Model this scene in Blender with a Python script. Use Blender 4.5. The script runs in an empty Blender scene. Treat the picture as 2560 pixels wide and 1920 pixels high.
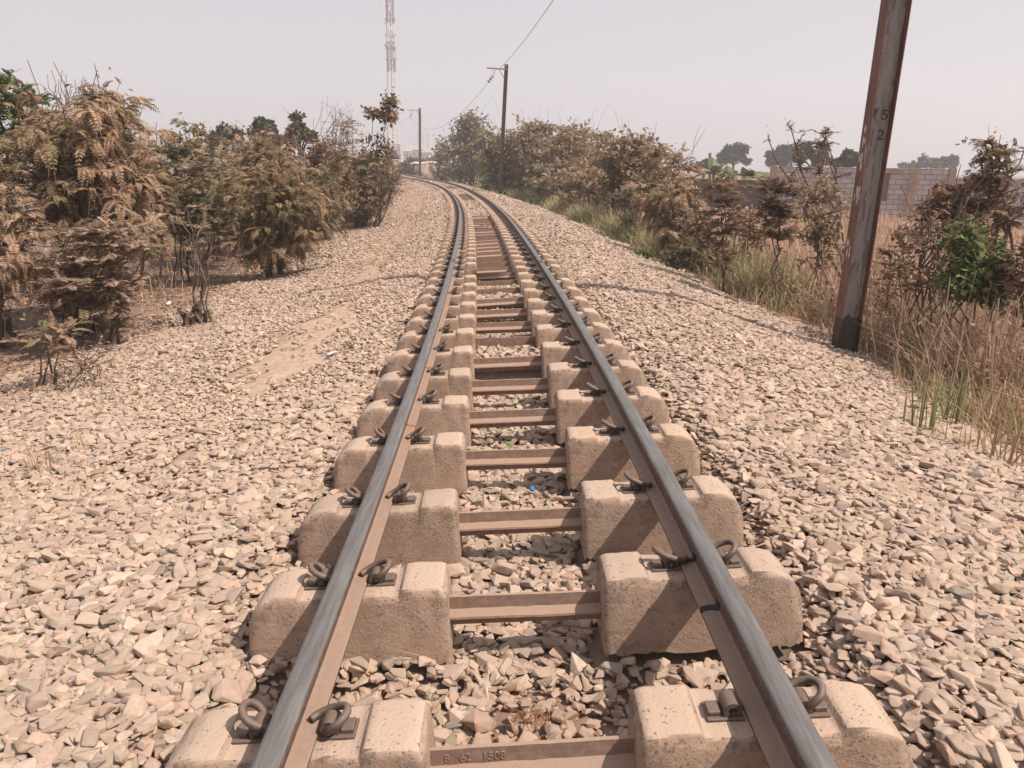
import bpy, bmesh, math, random
import numpy as np
from mathutils import Vector, Matrix

random.seed(7)
C = bpy.context.scene.collection
PI = math.pi

# ------------------------------------------------------------------ camera model (used to set real-world positions)
F = 1900.0; ROLL = math.radians(1.0); PIT = 0.2779; HC = 1.50
RT = HC - 1.1746            # rail top at the track centre line
CANT = 0.0621               # the outer rail of the curve is raised
X0, TH = 0.0682, 0.0021
KN = np.array([-10, 0, 6, 12, 20, 30, 45, 70, 160.])
KV = np.array([-.004, -.00993, -.00388, -.00105, -.00352, -.0021, -.00272, -.00377, -.00381])


def ray(px, py):
    a, b = px - 1280, py - 960
    c, s = math.cos(ROLL), math.sin(ROLL)
    u, v = (c * a + s * b) / F, (-s * a + c * b) / F
    return np.array([u, math.cos(PIT) - v * math.sin(PIT), -math.sin(PIT) - v * math.cos(PIT)])


def at_z(px, py, Z):
    d = ray(px, py); t = (Z - HC) / d[2]
    return d * t + np.array([0, 0, HC])


def at_y(px, py, Y):
    d = ray(px, py); t = Y / d[1]
    return d * t + np.array([0, 0, HC])


def proj(X, Y, Z):
    Z = Z - HC
    zc = Y * math.cos(PIT) - Z * math.sin(PIT); yc = -Z * math.cos(PIT) - Y * math.sin(PIT)
    zc = np.where(np.abs(zc) < 1e-3, 1e-3, zc)
    u = F * X / zc; v = F * yc / zc; c, s = math.cos(ROLL), math.sin(ROLL)
    return 1280 + c * u - s * v, 960 + s * u + c * v, zc


# ------------------------------------------------------------------ track centre line
SS = np.arange(-6, 150, 0.05)
_k = np.interp(SS, KN, KV)
_h = np.concatenate([[0], np.cumsum((_k[1:] + _k[:-1]) / 2 * 0.05)])
_i0 = int(np.searchsorted(SS, 0.0))
_h = _h - _h[_i0] + TH
_x = np.concatenate([[0], np.cumsum((np.sin(_h[1:]) + np.sin(_h[:-1])) / 2 * 0.05)])
_y = np.concatenate([[0], np.cumsum((np.cos(_h[1:]) + np.cos(_h[:-1])) / 2 * 0.05)])
TX = _x - _x[_i0] + X0
TY = _y - _y[_i0]


def rise(s):
    return np.where(s > 78, (s - 78) * 0.012, 0.0)


def frame(s):
    return np.interp(s, SS, TX), np.interp(s, SS, TY), np.interp(s, SS, _h)


def track_pt(s, d, z):
    """z is measured from the plane of the rail tops (canted)."""
    x, y, h = frame(s)
    return np.array([x + d * np.cos(h), y - d * np.sin(h), RT + CANT * d + z + rise(np.asarray(s, float))])


def sd_of(x, y):
    s = np.interp(y, TY, SS)
    for _ in range(3):
        xt, yt, h = frame(s)
        s = s + (x - xt) * np.sin(h) + (y - yt) * np.cos(h)
    xt, yt, h = frame(s)
    return s, (x - xt) * np.cos(h) - (y - yt) * np.sin(h)


# ------------------------------------------------------------------ value noise
def vnoise(x, y, seed=0):
    xi = np.floor(x).astype(np.int64); yi = np.floor(y).astype(np.int64)
    fx = x - xi; fy = y - yi
    fx = fx * fx * (3 - 2 * fx); fy = fy * fy * (3 - 2 * fy)

    def hsh(a, b):
        n = (a * 374761393 + b * 668265263 + seed * 974711) & 0x7fffffff
        n = (n ^ (n >> 13)) * 1274126177 & 0x7fffffff
        return ((n ^ (n >> 16)) & 0xffff) / 65535.0
    return ((hsh(xi, yi) * (1 - fx) + hsh(xi + 1, yi) * fx) * (1 - fy)
            + (hsh(xi, yi + 1) * (1 - fx) + hsh(xi + 1, yi + 1) * fx) * fy)


# ------------------------------------------------------------------ sleepers' places
SL0 = [0.93, 1.60, 2.295, 2.915, 3.61, 4.265, 4.905, 5.555]
SL = np.array(SL0 + [5.555 + 0.652 * (i + 1) for i in range(120)])
SL = SL[SL < 82]
_rs = np.random.RandomState(5)
CRIB = _rs.uniform(0.02, 0.10, len(SL) + 1)       # stone level in each bay between two sleepers
CRIB -= .06
CRIB[:8] = [-.09, -.09, -.11, -.10, -.09, -.08, -.06, -.07]
CRIB[8] = .07
CRIB[[12, 13]] = .08
CRIB[26:] += .05
_f = _rs.rand(len(CRIB)); _f = (_f + np.roll(_f, 1) + np.roll(_f, 2)) / 3
CRIB[np.arange(len(CRIB)) > 30] = np.where(_f > .47, .17, .06)[np.arange(len(CRIB)) > 30]

GD = np.array([-40, -14, -7, -5.2, -4.4, -3.4, -2.6, -2.0, -1.5, -1.15, -0.95, 0.95, 1.1, 1.35, 2.2, 2.8, 3.4, 4.1, 5, 8, 14, 24, 60.])
GZ = np.array([-.60, -.60, -.58, -.56, -.50, -.36, -.24, -.15, -.05, .01, .02, .05, .10, .115, .05, -.11, -.29, -.45, -.54, -.52, -.36, -.22, -.22])


def ground(x, y):
    x = np.asarray(x, float); y = np.asarray(y, float)
    s, d = sd_of(x, y)
    z = np.interp(d, GD, GZ)
    ci = np.clip(np.searchsorted(SL, s), 0, len(SL))
    crib = CRIB[ci] + CANT * d * 0.6
    w = np.clip((np.abs(d) - 0.80) / 0.25, 0, 1)
    # bay level away from the sleeper ends
    z = np.where(np.abs(d) < 1.05, crib * (1 - w) + z * w, z)
    # the stones are packed up to the underside of the blocks
    i = np.clip(np.searchsorted(SL, s), 1, len(SL) - 1)
    ds = np.minimum(np.abs(SL[i] - s), np.abs(SL[i - 1] - s))
    pk = np.clip((.20 - ds) / .08, 0, 1) * np.clip((np.abs(d) - .18) / .08, 0, 1) * (np.abs(d) < 1.0)
    z = np.where(np.abs(d) < 1.0, z + (np.maximum(z, -.045) - z) * pk, z)
    z = z + (vnoise(x * 1.1, y * 1.1, 3) - .5) * 0.07 * np.clip((np.abs(d) - .9) / .8, 0, 1)
    z = z + (vnoise(x * .35, y * .35, 8) - .5) * 0.22 * np.clip((np.abs(d) - 3) / 3, 0, 1)
    z = z + rise(s) * np.clip(1 - (np.abs(d) - 8) / 30, 0, 1)
    far = np.clip((y - 90) / 200, 0, 1)
    z = z + .024 * sand_mask(x, y) + .010 * dust_mask(x, y)
    z = z + far * (1.4 + (vnoise(x * .012, y * .012, 4) - .5) * .8)
    return z


def gz(x, y):
    return float(ground(np.array([x]), np.array([y]))[0])


def sand_mask(x, y):
    """1 on the trodden sandy path beside the track."""
    s, d = sd_of(x, y)
    c = np.interp(s, [3.5, 5.5, 7.0, 9, 12, 20], [-1.9, -1.82, -1.85, -1.80, -1.90, -2.2])
    wd = np.interp(s, [4.2, 5.2, 6.0, 7.9, 8.8, 9.8, 11.0, 12.2, 14, 17], [0, .08, .36, .36, .14, .08, .30, .28, .10, .0])
    n = vnoise(x * 3.1, y * 2.0, 21) - .5
    return np.clip((wd - np.abs(d - c) + n * .42) / 0.20, 0, 1)


def dust_mask(x, y):
    """the trodden, dustier strip around the path, with finer stones"""
    s, d = sd_of(x, y)
    c = np.interp(s, [3.5, 8, 12, 30, 60], [-1.95, -1.85, -1.95, -2.2, -2.2])
    n = vnoise(x * .9, y * .6, 25) * .7 + vnoise(x * 3, y * 2, 26) * .5
    return np.clip(np.exp(-((d - c) / .75) ** 2) * np.clip((s - 3.5) / 2.5, 0, 1) * (n + .25), 0, 1)


def soil_mask(x, y):
    """1 on the bare clay in the bay next to the camera."""
    s, d = sd_of(x, y)
    r = np.hypot((s - 1.86) / .30, (d - .10) / .36)
    r2 = np.hypot((s - 1.22) / .20, (d - .05) / .35) + .25
    return np.clip((1.0 - np.minimum(r, r2) + (vnoise(x * 7, y * 7, 31) - .5) * .6) / .25, 0, 1)


# ------------------------------------------------------------------ mesh helpers
class Acc:
    def __init__(self):
        self.v = []; self.f = []; self.m = []; self.c = []; self.n = 0

    def add(self, v, f, mi=0, col=None):
        v = np.asarray(v, np.float32).reshape(-1, 3)
        if isinstance(f, np.ndarray):
            fs = [f]
        else:
            by = {}
            for q in f:
                by.setdefault(len(q), []).append(q)
            fs = [np.array(q, np.int64) for q in by.values()]
        for q in fs:
            self.f.append(q.astype(np.int64) + self.n); self.m.append(np.full(len(q), mi, np.int32))
        self.v.append(v)
        if col is None:
            col = np.ones((len(v), 3), np.float32)
        col = np.asarray(col, np.float32)
        if col.ndim == 1:
            col = np.tile(col, (len(v), 1))
        self.c.append(col)
        self.n += len(v)
        return self

    def mesh(self, name, mats, smooth=False, colors=True):
        me = bpy.data.meshes.new(name)
        v = np.concatenate(self.v)
        me.vertices.add(len(v)); me.vertices.foreach_set('co', v.ravel())
        tot = np.concatenate([np.full(len(q), q.shape[1], np.int32) for q in self.f])
        loops = np.concatenate([q.ravel() for q in self.f]).astype(np.int32)
        start = np.concatenate([[0], np.cumsum(tot)[:-1]]).astype(np.int32)
        me.loops.add(len(loops)); me.loops.foreach_set('vertex_index', loops)
        me.polygons.add(len(tot)); me.polygons.foreach_set('loop_start', start)
        me.polygons.foreach_set('material_index', np.concatenate(self.m))
        me.polygons.foreach_set('use_smooth', np.full(len(tot), bool(smooth)))
        if colors:
            a = me.attributes.new('col', 'FLOAT_COLOR', 'POINT')
            c = np.concatenate(self.c)
            a.data.foreach_set('color', np.concatenate([c, np.ones((len(c), 1), np.float32)], 1).ravel())
        me.update(calc_edges=True)
        for m in (mats if isinstance(mats, (list, tuple)) else [mats]):
            me.materials.append(m)
        return me


def link(name, me, parent=None, loc=None):
    o = bpy.data.objects.new(name, me); C.objects.link(o)
    if parent is not None:
        o.parent = parent
    if loc is not None:
        o.location = loc
    return o


def tag(o, label=None, cat=None, group=None, kind=None):
    if label: o['label'] = label
    if cat: o['category'] = cat
    if group: o['group'] = group
    if kind: o['kind'] = kind
    return o


def empty(name, loc, label, cat, group=None, rz=0.0):
    o = bpy.data.objects.new(name, None); C.objects.link(o)
    o.empty_display_size = .2
    o.location = tuple(float(q) for q in loc); o.rotation_euler = (0, 0, rz)
    return tag(o, label, cat, group)


def tube(pts, rad, sides=6, closed_ends=True):
    pts = np.asarray(pts, float); n = len(pts)
    rad = np.broadcast_to(np.asarray(rad, float), (n,))
    t = np.gradient(pts, axis=0); t /= np.linalg.norm(t, axis=1)[:, None] + 1e-9
    ref = np.array([0, 0, 1.0]) if abs(t[0][2]) < .9 else np.array([1.0, 0, 0])
    vs = []
    a = np.cross(t[0], ref); a /= np.linalg.norm(a)
    for i in range(n):
        a = a - t[i] * a.dot(t[i]); a /= np.linalg.norm(a) + 1e-9
        b = np.cross(t[i], a)
        ang = np.arange(sides) / sides * 2 * PI
        vs.append(pts[i] + rad[i] * (np.cos(ang)[:, None] * a + np.sin(ang)[:, None] * b))
    v = np.concatenate(vs)
    i = np.arange(n - 1)[:, None]; j = np.arange(sides)[None, :]; k = (j + 1) % sides
    q = np.stack([i * sides + j, i * sides + k, (i + 1) * sides + k, (i + 1) * sides + j], -1).reshape(-1, 4)
    if not closed_ends:
        return v, q
    faces = [tuple(r) for r in q] + [tuple(range(sides))[::-1], tuple(range((n - 1) * sides, n * sides))]
    return v, faces


def crom(P, n=6):
    P = np.asarray(P, float); out = []
    Q = np.concatenate([[2 * P[0] - P[1]], P, [2 * P[-1] - P[-2]]])
    for i in range(1, len(Q) - 2):
        p0, p1, p2, p3 = Q[i - 1:i + 3]
        for t in np.arange(n) / n:
            out.append(.5 * (2 * p1 + (p2 - p0) * t + (2 * p0 - 5 * p1 + 4 * p2 - p3) * t * t + (3 * p1 - p0 - 3 * p2 + p3) * t ** 3))
    out.append(P[-1])
    return np.array(out)


def box(x0, x1, y0, y1, z0, z1):
    v = np.array([[x, y, z] for x in (x0, x1) for y in (y0, y1) for z in (z0, z1)], float)
    f = [(0, 1, 3, 2), (4, 6, 7, 5), (0, 4, 5, 1), (2, 3, 7, 6), (0, 2, 6, 4), (1, 5, 7, 3)]
    return v, f


def bevbox(x0, x1, y0, y1, z0, z1, b=.01, seg=2):
    bm = bmesh.new()
    v, f = box(x0, x1, y0, y1, z0, z1)
    vs = [bm.verts.new(p) for p in v]
    for q in f: bm.faces.new([vs[i] for i in q])
    bmesh.ops.bevel(bm, geom=list(bm.edges), offset=b, segments=seg, affect='EDGES', profile=.6)
    bm.verts.index_update()
    V = np.array([p.co[:] for p in bm.verts]); Fc = [tuple(p.index for p in q.verts) for q in bm.faces]
    bm.free()
    return V, Fc


def beam(p, q, w=.05, h=None):
    """square bar from p to q"""
    p = np.array(p, float); q = np.array(q, float)
    h = h or w
    t = q - p; L = np.linalg.norm(t); t /= L
    ref = np.array([0, 0, 1.]) if abs(t[2]) < .95 else np.array([0, 1., 0])
    a = np.cross(t, ref); a /= np.linalg.norm(a); b = np.cross(a, t)
    vs = []
    for e in (p, q):
        for sa, sb in ((-1, -1), (1, -1), (1, 1), (-1, 1)):
            vs.append(e + a * sa * w / 2 + b * sb * h / 2)
    return np.array(vs), [(0, 3, 2, 1), (4, 5, 6, 7), (0, 1, 5, 4), (1, 2, 6, 5), (2, 3, 7, 6), (3, 0, 4, 7)]


# ------------------------------------------------------------------ materials
def new_mat(name):
    m = bpy.data.materials.new(name); m.use_nodes = True
    nt = m.node_tree; nt.nodes.clear()
    out = nt.nodes.new('ShaderNodeOutputMaterial')
    b = nt.nodes.new('ShaderNodeBsdfPrincipled')
    nt.links.new(b.outputs[0], out.inputs[0])
    return m, nt, b, out


def N(nt, t, **kw):
    n = nt.nodes.new(t)
    for k, v in kw.items():
        if k in n.inputs: n.inputs[k].default_value = v
        else: setattr(n, k, v)
    return n


def coord(nt, kind='Object', scale=None):
    tc = N(nt, 'ShaderNodeTexCoord')
    if scale is None: return tc.outputs[kind]
    mp = N(nt, 'ShaderNodeMapping'); mp.inputs['Scale'].default_value = scale
    nt.links.new(tc.outputs[kind], mp.inputs['Vector'])
    return mp.outputs[0]


def noise(nt, vec, scale, detail=5, rough=.6, dist=0.0):
    n = N(nt, 'ShaderNodeTexNoise'); n.inputs['Scale'].default_value = scale
    n.inputs['Detail'].default_value = detail; n.inputs['Roughness'].default_value = rough
    n.inputs['Distortion'].default_value = dist
    nt.links.new(vec, n.inputs['Vector'])
    return n.outputs['Fac']


def ramp(nt, fac, stops):
    r = N(nt, 'ShaderNodeValToRGB'); e = r.color_ramp.elements
    while len(e) < len(stops): e.new(.5)
    for q, (p, c) in zip(e, stops):
        q.position = p; q.color = (*c, 1) if len(c) == 3 else c
    nt.links.new(fac, r.inputs[0])
    return r.outputs[0]


def mixc(nt, fac, a, b, mode='MIX'):
    m = N(nt, 'ShaderNodeMix', data_type='RGBA', blend_type=mode)
    if isinstance(fac, (int, float)): m.inputs[0].default_value = fac
    else: nt.links.new(fac, m.inputs[0])
    for i, q in ((6, a), (7, b)):
        if isinstance(q, tuple): m.inputs[i].default_value = (*q, 1)
        else: nt.links.new(q, m.inputs[i])
    return m.outputs[2]


def math_n(nt, op, a, b=None, c=None):
    m = N(nt, 'ShaderNodeMath', operation=op)
    for i, q in enumerate((a, b, c)):
        if q is None: continue
        if isinstance(q, (int, float)): m.inputs[i].default_value = q
        else: nt.links.new(q, m.inputs[i])
    return m.outputs[0]


def bump(nt, b, h, strength=.5, dist=.01, prev=None):
    n = N(nt, 'ShaderNodeBump'); n.inputs['Strength'].default_value = strength; n.inputs['Distance'].default_value = dist
    nt.links.new(h, n.inputs['Height'])
    if prev is not None: nt.links.new(prev, n.inputs['Normal'])
    if b is not None: nt.links.new(n.outputs[0], b.inputs['Normal'])
    return n.outputs[0]


def upness(nt, lo=.3, hi=.9):
    g = N(nt, 'ShaderNodeNewGeometry'); s = N(nt, 'ShaderNodeSeparateXYZ')
    nt.links.new(g.outputs['True Normal'], s.inputs[0])
    mr = N(nt, 'ShaderNodeMapRange'); mr.inputs[1].default_value = lo; mr.inputs[2].default_value = hi
    nt.links.new(s.outputs[2], mr.inputs[0])
    return mr.outputs[0]


DUST = (.56, .42, .325)


def mat_concrete():
    m, nt, b, o = new_mat('dusty_concrete')
    v = coord(nt)
    n1 = noise(nt, v, 9, 6, .65); n2 = noise(nt, v, 90, 5, .7)
    base = ramp(nt, n1, [(.25, (.32, .215, .155)), (.5, (.43, .30, .22)), (.75, (.51, .375, .285))])
    base = mixc(nt, math_n(nt, 'MULTIPLY', n2, .55), base, (.26, .185, .14))
    up = upness(nt, .55, .95)
    base = mixc(nt, math_n(nt, 'MULTIPLY', up, .75), base, DUST)
    st = math_n(nt, 'MULTIPLY', math_n(nt, 'GREATER_THAN', noise(nt, coord(nt, 'Object', (1, 1, 1.6)), 14, 6, .75), .55), math_n(nt, 'SUBTRACT', 1.0, up))
    base = mixc(nt, math_n(nt, 'MULTIPLY', st, .42), base, (.17, .12, .09))
    sepz = N(nt, 'ShaderNodeSeparateXYZ'); nt.links.new(v, sepz.inputs[0])
    zb_ = N(nt, 'ShaderNodeMapRange'); zb_.inputs[1].default_value = -.10; zb_.inputs[2].default_value = -.03; nt.links.new(sepz.outputs[2], zb_.inputs[0])
    lich = math_n(nt, 'MULTIPLY', math_n(nt, 'MULTIPLY', zb_.outputs[0], math_n(nt, 'SUBTRACT', 1.0, up)), math_n(nt, 'GREATER_THAN', math_n(nt, 'ADD', noise(nt, v, 7, 3), math_n(nt, 'MULTIPLY', noise(nt, v, 120, 3, .8), .5)), .80))
    base = mixc(nt, math_n(nt, 'MULTIPLY', lich, .55), base, (.11, .085, .065))
    # pits
    vo = N(nt, 'ShaderNodeTexVoronoi'); vo.inputs['Scale'].default_value = 75
    nt.links.new(v, vo.inputs['Vector'])
    pit = math_n(nt, 'LESS_THAN', vo.outputs['Distance'], .20)
    sel = math_n(nt, 'GREATER_THAN', noise(nt, v, 40, 2), .53)
    pit = math_n(nt, 'MULTIPLY', pit, sel)
    vo2 = N(nt, 'ShaderNodeTexVoronoi'); vo2.inputs['Scale'].default_value = 42
    nt.links.new(v, vo2.inputs['Vector'])
    pit2 = math_n(nt, 'MULTIPLY', math_n(nt, 'LESS_THAN', math_n(nt, 'ADD', vo2.outputs['Distance'], math_n(nt, 'MULTIPLY', noise(nt, v, 90, 2), .18)), .26), math_n(nt, 'GREATER_THAN', noise(nt, v, 16, 2), .50))
    pit = math_n(nt, 'MAXIMUM', pit, pit2)
    base = mixc(nt, math_n(nt, 'MULTIPLY', pit, .6), base, (.09, .065, .05))
    oi = N(nt, 'ShaderNodeObjectInfo')
    rv_ = ramp(nt, oi.outputs['Random'], [(0, (.86, .85, .84)), (.5, (1, 1, 1)), (1, (.97, .92, .87))])
    base = mixc(nt, 1.0, base, rv_, 'MULTIPLY')
    # rusty dirt around the rail seat
    sepx = N(nt, 'ShaderNodeSeparateXYZ'); nt.links.new(v, sepx.inputs[0])
    seat = math_n(nt, 'LESS_THAN', math_n(nt, 'ADD', math_n(nt, 'ABSOLUTE', sepx.outputs[0]), math_n(nt, 'MULTIPLY', noise(nt, v, 18, 4), .14)), .165)
    base = mixc(nt, math_n(nt, 'MULTIPLY', math_n(nt, 'MULTIPLY', seat, n2), .5), base, (.24, .155, .11))
    nt.links.new(base, b.inputs['Base Color']); b.inputs['Roughness'].default_value = .95
    p = bump(nt, None, n2, .55, .010)
    hp = math_n(nt, 'MULTIPLY', pit, -1.0)
    p = bump(nt, None, hp, .6, .006, p)
    bump(nt, b, noise(nt, v, 300, 3, .7), .35, .003, p)
    return m


def mat_rust(name, c0, c1, c2, dust=.0, metal=.0, rough=.75, scale=30, stretch=(1, 1, 1)):
    m, nt, b, o = new_mat(name)
    v = coord(nt, 'Object', stretch)
    n1 = noise(nt, v, scale, 6, .65); n2 = noise(nt, v, scale * 6, 4, .7)
    base = ramp(nt, n1, [(.28, c0), (.5, c1), (.72, c2)])
    base = mixc(nt, math_n(nt, 'MULTIPLY', n2, .35), base, tuple(q * .5 for q in c0))
    if dust > 0:
        up = math_n(nt, 'MULTIPLY', upness(nt, .15, .85), dust)
        base = mixc(nt, up, base, (.40, .275, .20))
    nt.links.new(base, b.inputs['Base Color']); b.inputs['Roughness'].default_value = rough
    b.inputs['Metallic'].default_value = metal
    bump(nt, b, n2, .35, .004)
    return m


def mat_attr(name, rough=.95, var=.25, scale=25, translucent=0.0, bmp=.0, upd=0.0, sheen=0):
    """colour comes from the mesh's own per-piece colour"""
    m, nt, b, o = new_mat(name)
    a = N(nt, 'ShaderNodeAttribute', attribute_name='col')
    v = coord(nt, 'Object')
    base = a.outputs['Color']
    if var > 0:
        n1 = noise(nt, v, scale, 4, .6)
        f = ramp(nt, n1, [(.25, (1 - var,) * 3), (.75, (1 + var * .6,) * 3)])
        base = mixc(nt, 1.0, base, f, 'MULTIPLY')
    if upd > 0:
        base = mixc(nt, math_n(nt, 'MULTIPLY', upness(nt, .35, .95), upd), base, DUST)
    nt.links.new(base, b.inputs['Base Color']); b.inputs['Roughness'].default_value = rough
    b.inputs['Specular IOR Level'].default_value = .25
    if bmp > 0:
        bump(nt, b, noise(nt, v, scale * 5, 4, .7), bmp, .006)
    if translucent > 0:
        t = N(nt, 'ShaderNodeBsdfTranslucent'); nt.links.new(base, t.inputs['Color'])
        mx = N(nt, 'ShaderNodeMixShader'); mx.inputs[0].default_value = translucent
        nt.links.new(b.outputs[0], mx.inputs[1]); nt.links.new(t.outputs[0], mx.inputs[2])
        nt.links.new(mx.outputs[0], o.inputs[0])
    return m


def mat_plain(name, col, rough=.8, var=.2, scale=8, metal=0.0, bmp=.15):
    m, nt, b, o = new_mat(name)
    v = coord(nt)
    n1 = noise(nt, v, scale, 5, .6)
    base = ramp(nt, n1, [(.3, tuple(q * (1 - var) for q in col)), (.7, tuple(min(q * (1 + var), 1) for q in col))])
    nt.links.new(base, b.inputs['Base Color']); b.inputs['Roughness'].default_value = rough
    b.inputs['Metallic'].default_value = metal
    if bmp: bump(nt, b, n1, bmp, .01)
    return m


M = {}
M['concrete'] = mat_concrete()
M['rail_top'] = mat_rust('worn_rail_steel', (.125, .11, .10), (.195, .18, .172), (.275, .262, .255), 0, .25, .48, 45, (1.6, .10, 1))
M['rail_side'] = mat_rust('rail_rust', (.075, .047, .037), (.135, .085, .065), (.22, .135, .095), .22, .0, .8, 40)
M['rail_foot'] = mat_rust('dusty_rail_foot', (.145, .093, .07), (.205, .13, .10), (.27, .175, .13), .50, .0, .85, 40)
M['clip'] = mat_rust('clip_steel', (.085, .065, .055), (.13, .095, .08), (.19, .135, .105), .30, .25, .6, 60)
M['bar'] = mat_rust('tie_bar_rust', (.19, .115, .08), (.27, .175, .13), (.34, .22, .16), .70, .0, .85, 35)
M['stone'] = mat_attr('crushed_stone', .95, .22, 45, 0, .45, .30)
M['leaf'] = mat_attr('dusty_leaf', .9, .22, 14, .32)
M['leaf_green'] = mat_attr('green_leaf', .6, .15, 30, .25)
M['grass'] = mat_attr('grass_blade', .85, .12, 20, .35)
M['litter'] = mat_attr('fallen_leaf', .95, .1, 20)
M['bark'] = mat_rust('dusty_bark', (.07, .05, .04), (.13, .09, .065), (.22, .155, .115), .3, 0, .95, 25, (1, 1, .4))
M['twig'] = mat_rust('dry_twig', (.16, .11, .085), (.26, .18, .135), (.36, .255, .19), .2, 0, .95, 25)

exec_order = []

# ================================================================== WORLD, SUN, CAMERA
scene = bpy.context.scene
SUN_EL = math.radians(53); SUN_AZ = math.radians(116)     # azimuth from +y toward +x
SUN_DIR = np.array([math.sin(SUN_AZ) * math.cos(SUN_EL), math.cos(SUN_AZ) * math.cos(SUN_EL), math.sin(SUN_EL)])
w = bpy.data.worlds.new('World'); scene.world = w; w.use_nodes = True
nt = w.node_tree; nt.nodes.clear()
sky = N(nt, 'ShaderNodeTexSky'); sky.sky_type = 'NISHITA'; sky.sun_disc = False
sky.sun_elevation = SUN_EL; sky.sun_rotation = math.atan2(SUN_DIR[0], SUN_DIR[1])
sky.air_density = 1.0; sky.dust_density = 6.0; sky.ozone_density = 1.0; sky.altitude = 1200
hs = N(nt, 'ShaderNodeHueSaturation'); hs.inputs['Saturation'].default_value = .30
nt.links.new(sky.outputs[0], hs.inputs['Color'])
tint = mixc(nt, .60, hs.outputs[0], (4.85, 4.85, 5.45))
bg = N(nt, 'ShaderNodeBackground'); bg.inputs['Strength'].default_value = .10
nt.links.new(tint, bg.inputs['Color'])
wo = N(nt, 'ShaderNodeOutputWorld'); nt.links.new(bg.outputs[0], wo.inputs[0])

sl = bpy.data.lights.new('sun', 'SUN'); sl.energy = 4.4; sl.angle = math.radians(.6); sl.color = (1.0, .893, .79)
so = bpy.data.objects.new('sun', sl); C.objects.link(so)
so.rotation_euler = Vector(SUN_DIR).to_track_quat('Z', 'Y').to_euler(); so.location = (8, -6, 12)

cam = bpy.data.cameras.new('camera'); co = bpy.data.objects.new('camera', cam); C.objects.link(co)
cam.sensor_width = 36; cam.sensor_fit = 'HORIZONTAL'; cam.lens = F / 2560 * 36; cam.clip_end = 4000; cam.clip_start = .05
_c, _s = math.cos(ROLL), math.sin(ROLL)
fw = Vector((0, math.cos(PIT), -math.sin(PIT))); rg = Vector((1, 0, 0)); dn = Vector((0, -math.sin(PIT), -math.cos(PIT)))
cx = _c * rg - _s * dn; cd = _s * rg + _c * dn
mw = Matrix(((cx.x, -cd.x, -fw.x, 0), (cx.y, -cd.y, -fw.y, 0), (cx.z, -cd.z, -fw.z, HC), (0, 0, 0, 1)))
co.matrix_world = mw
scene.camera = co
scene.view_settings.view_transform = 'Standard'; scene.view_settings.look = 'None'
scene.view_settings.exposure = 0.42; scene.view_settings.gamma = 1.0
scene.render.engine = 'CYCLES'
scene.cycles.use_denoising = True
scene.cycles.max_bounces = 5; scene.cycles.diffuse_bounces = 3; scene.cycles.transparent_max_bounces = 8
scene.cycles.volume_bounces = 1

# ================================================================== GROUND
ys = np.concatenate([np.arange(-5, 13, .11), np.arange(13, 40, .4), np.arange(40, 110, 1.2), np.geomspace(110, 1600, 34)])
xh = np.concatenate([np.arange(0, 6, .11), np.arange(6, 22, .45), np.geomspace(22, 900, 26)])
xs = np.concatenate([-xh[::-1][:-1], xh])
GX, GY = np.meshgrid(xs, ys)
gx, gy = GX.ravel(), GY.ravel()
gzv = ground(gx, gy)
s_, d_ = sd_of(gx, gy)
gzv = gzv - np.where((d_ > -4.6) & (d_ < 3.4), .02, 0)
n1 = vnoise(gx * 2.3, gy * 2.3, 1); n2 = vnoise(gx * .5, gy * .5, 2)
colg = np.empty((len(gx), 3))
bal = np.array([.29, .205, .155])
lit = np.array([.20, .135, .10]); dirt = np.array([.31, .19, .135]); sand = np.array([.50, .355, .255]); clay = np.array([.31, .195, .14])
far = np.array([.24, .165, .115])
tl = np.clip((-d_ - 4.2 + (n1 - .5) * 1.2) / .5, 0, 1)[:, None]
tr = np.clip((d_ - 3.2 + (n1 - .5) * .6) / .5, 0, 1)[:, None]
colg[:] = bal
colg = colg * (1 - tl) + lit * (.75 + .6 * n2[:, None]) * tl
colg = colg * (1 - tr) + dirt * (.75 + .5 * n2[:, None]) * tr
sm = np.maximum(sand_mask(gx, gy), np.clip(dust_mask(gx, gy) * 1.3, 0, 1))[:, None]; colg = colg * (1 - sm) + sand * sm
cm = soil_mask(gx, gy)[:, None]; colg = colg * (1 - cm) + clay * cm
fm = np.clip((gy - 60) / 60, 0, 1)[:, None]; colg = colg * (1 - fm) + far * (.7 + .6 * n2[:, None]) * fm
nx_, ny_ = len(xs), len(ys)
ii = np.arange(ny_ - 1)[:, None] * nx_ + np.arange(nx_ - 1)[None, :]
fq = np.stack([ii, ii + 1, ii + nx_ + 1, ii + nx_], -1).reshape(-1, 4)
M['ground'] = mat_attr('dry_soil', 1.0, .35, 14, 0, .6)
a = Acc(); a.add(np.stack([gx, gy, gzv], 1), fq, 0, colg)
tag(link('ground', a.mesh('ground', M['ground'], True)), kind='structure')

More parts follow.
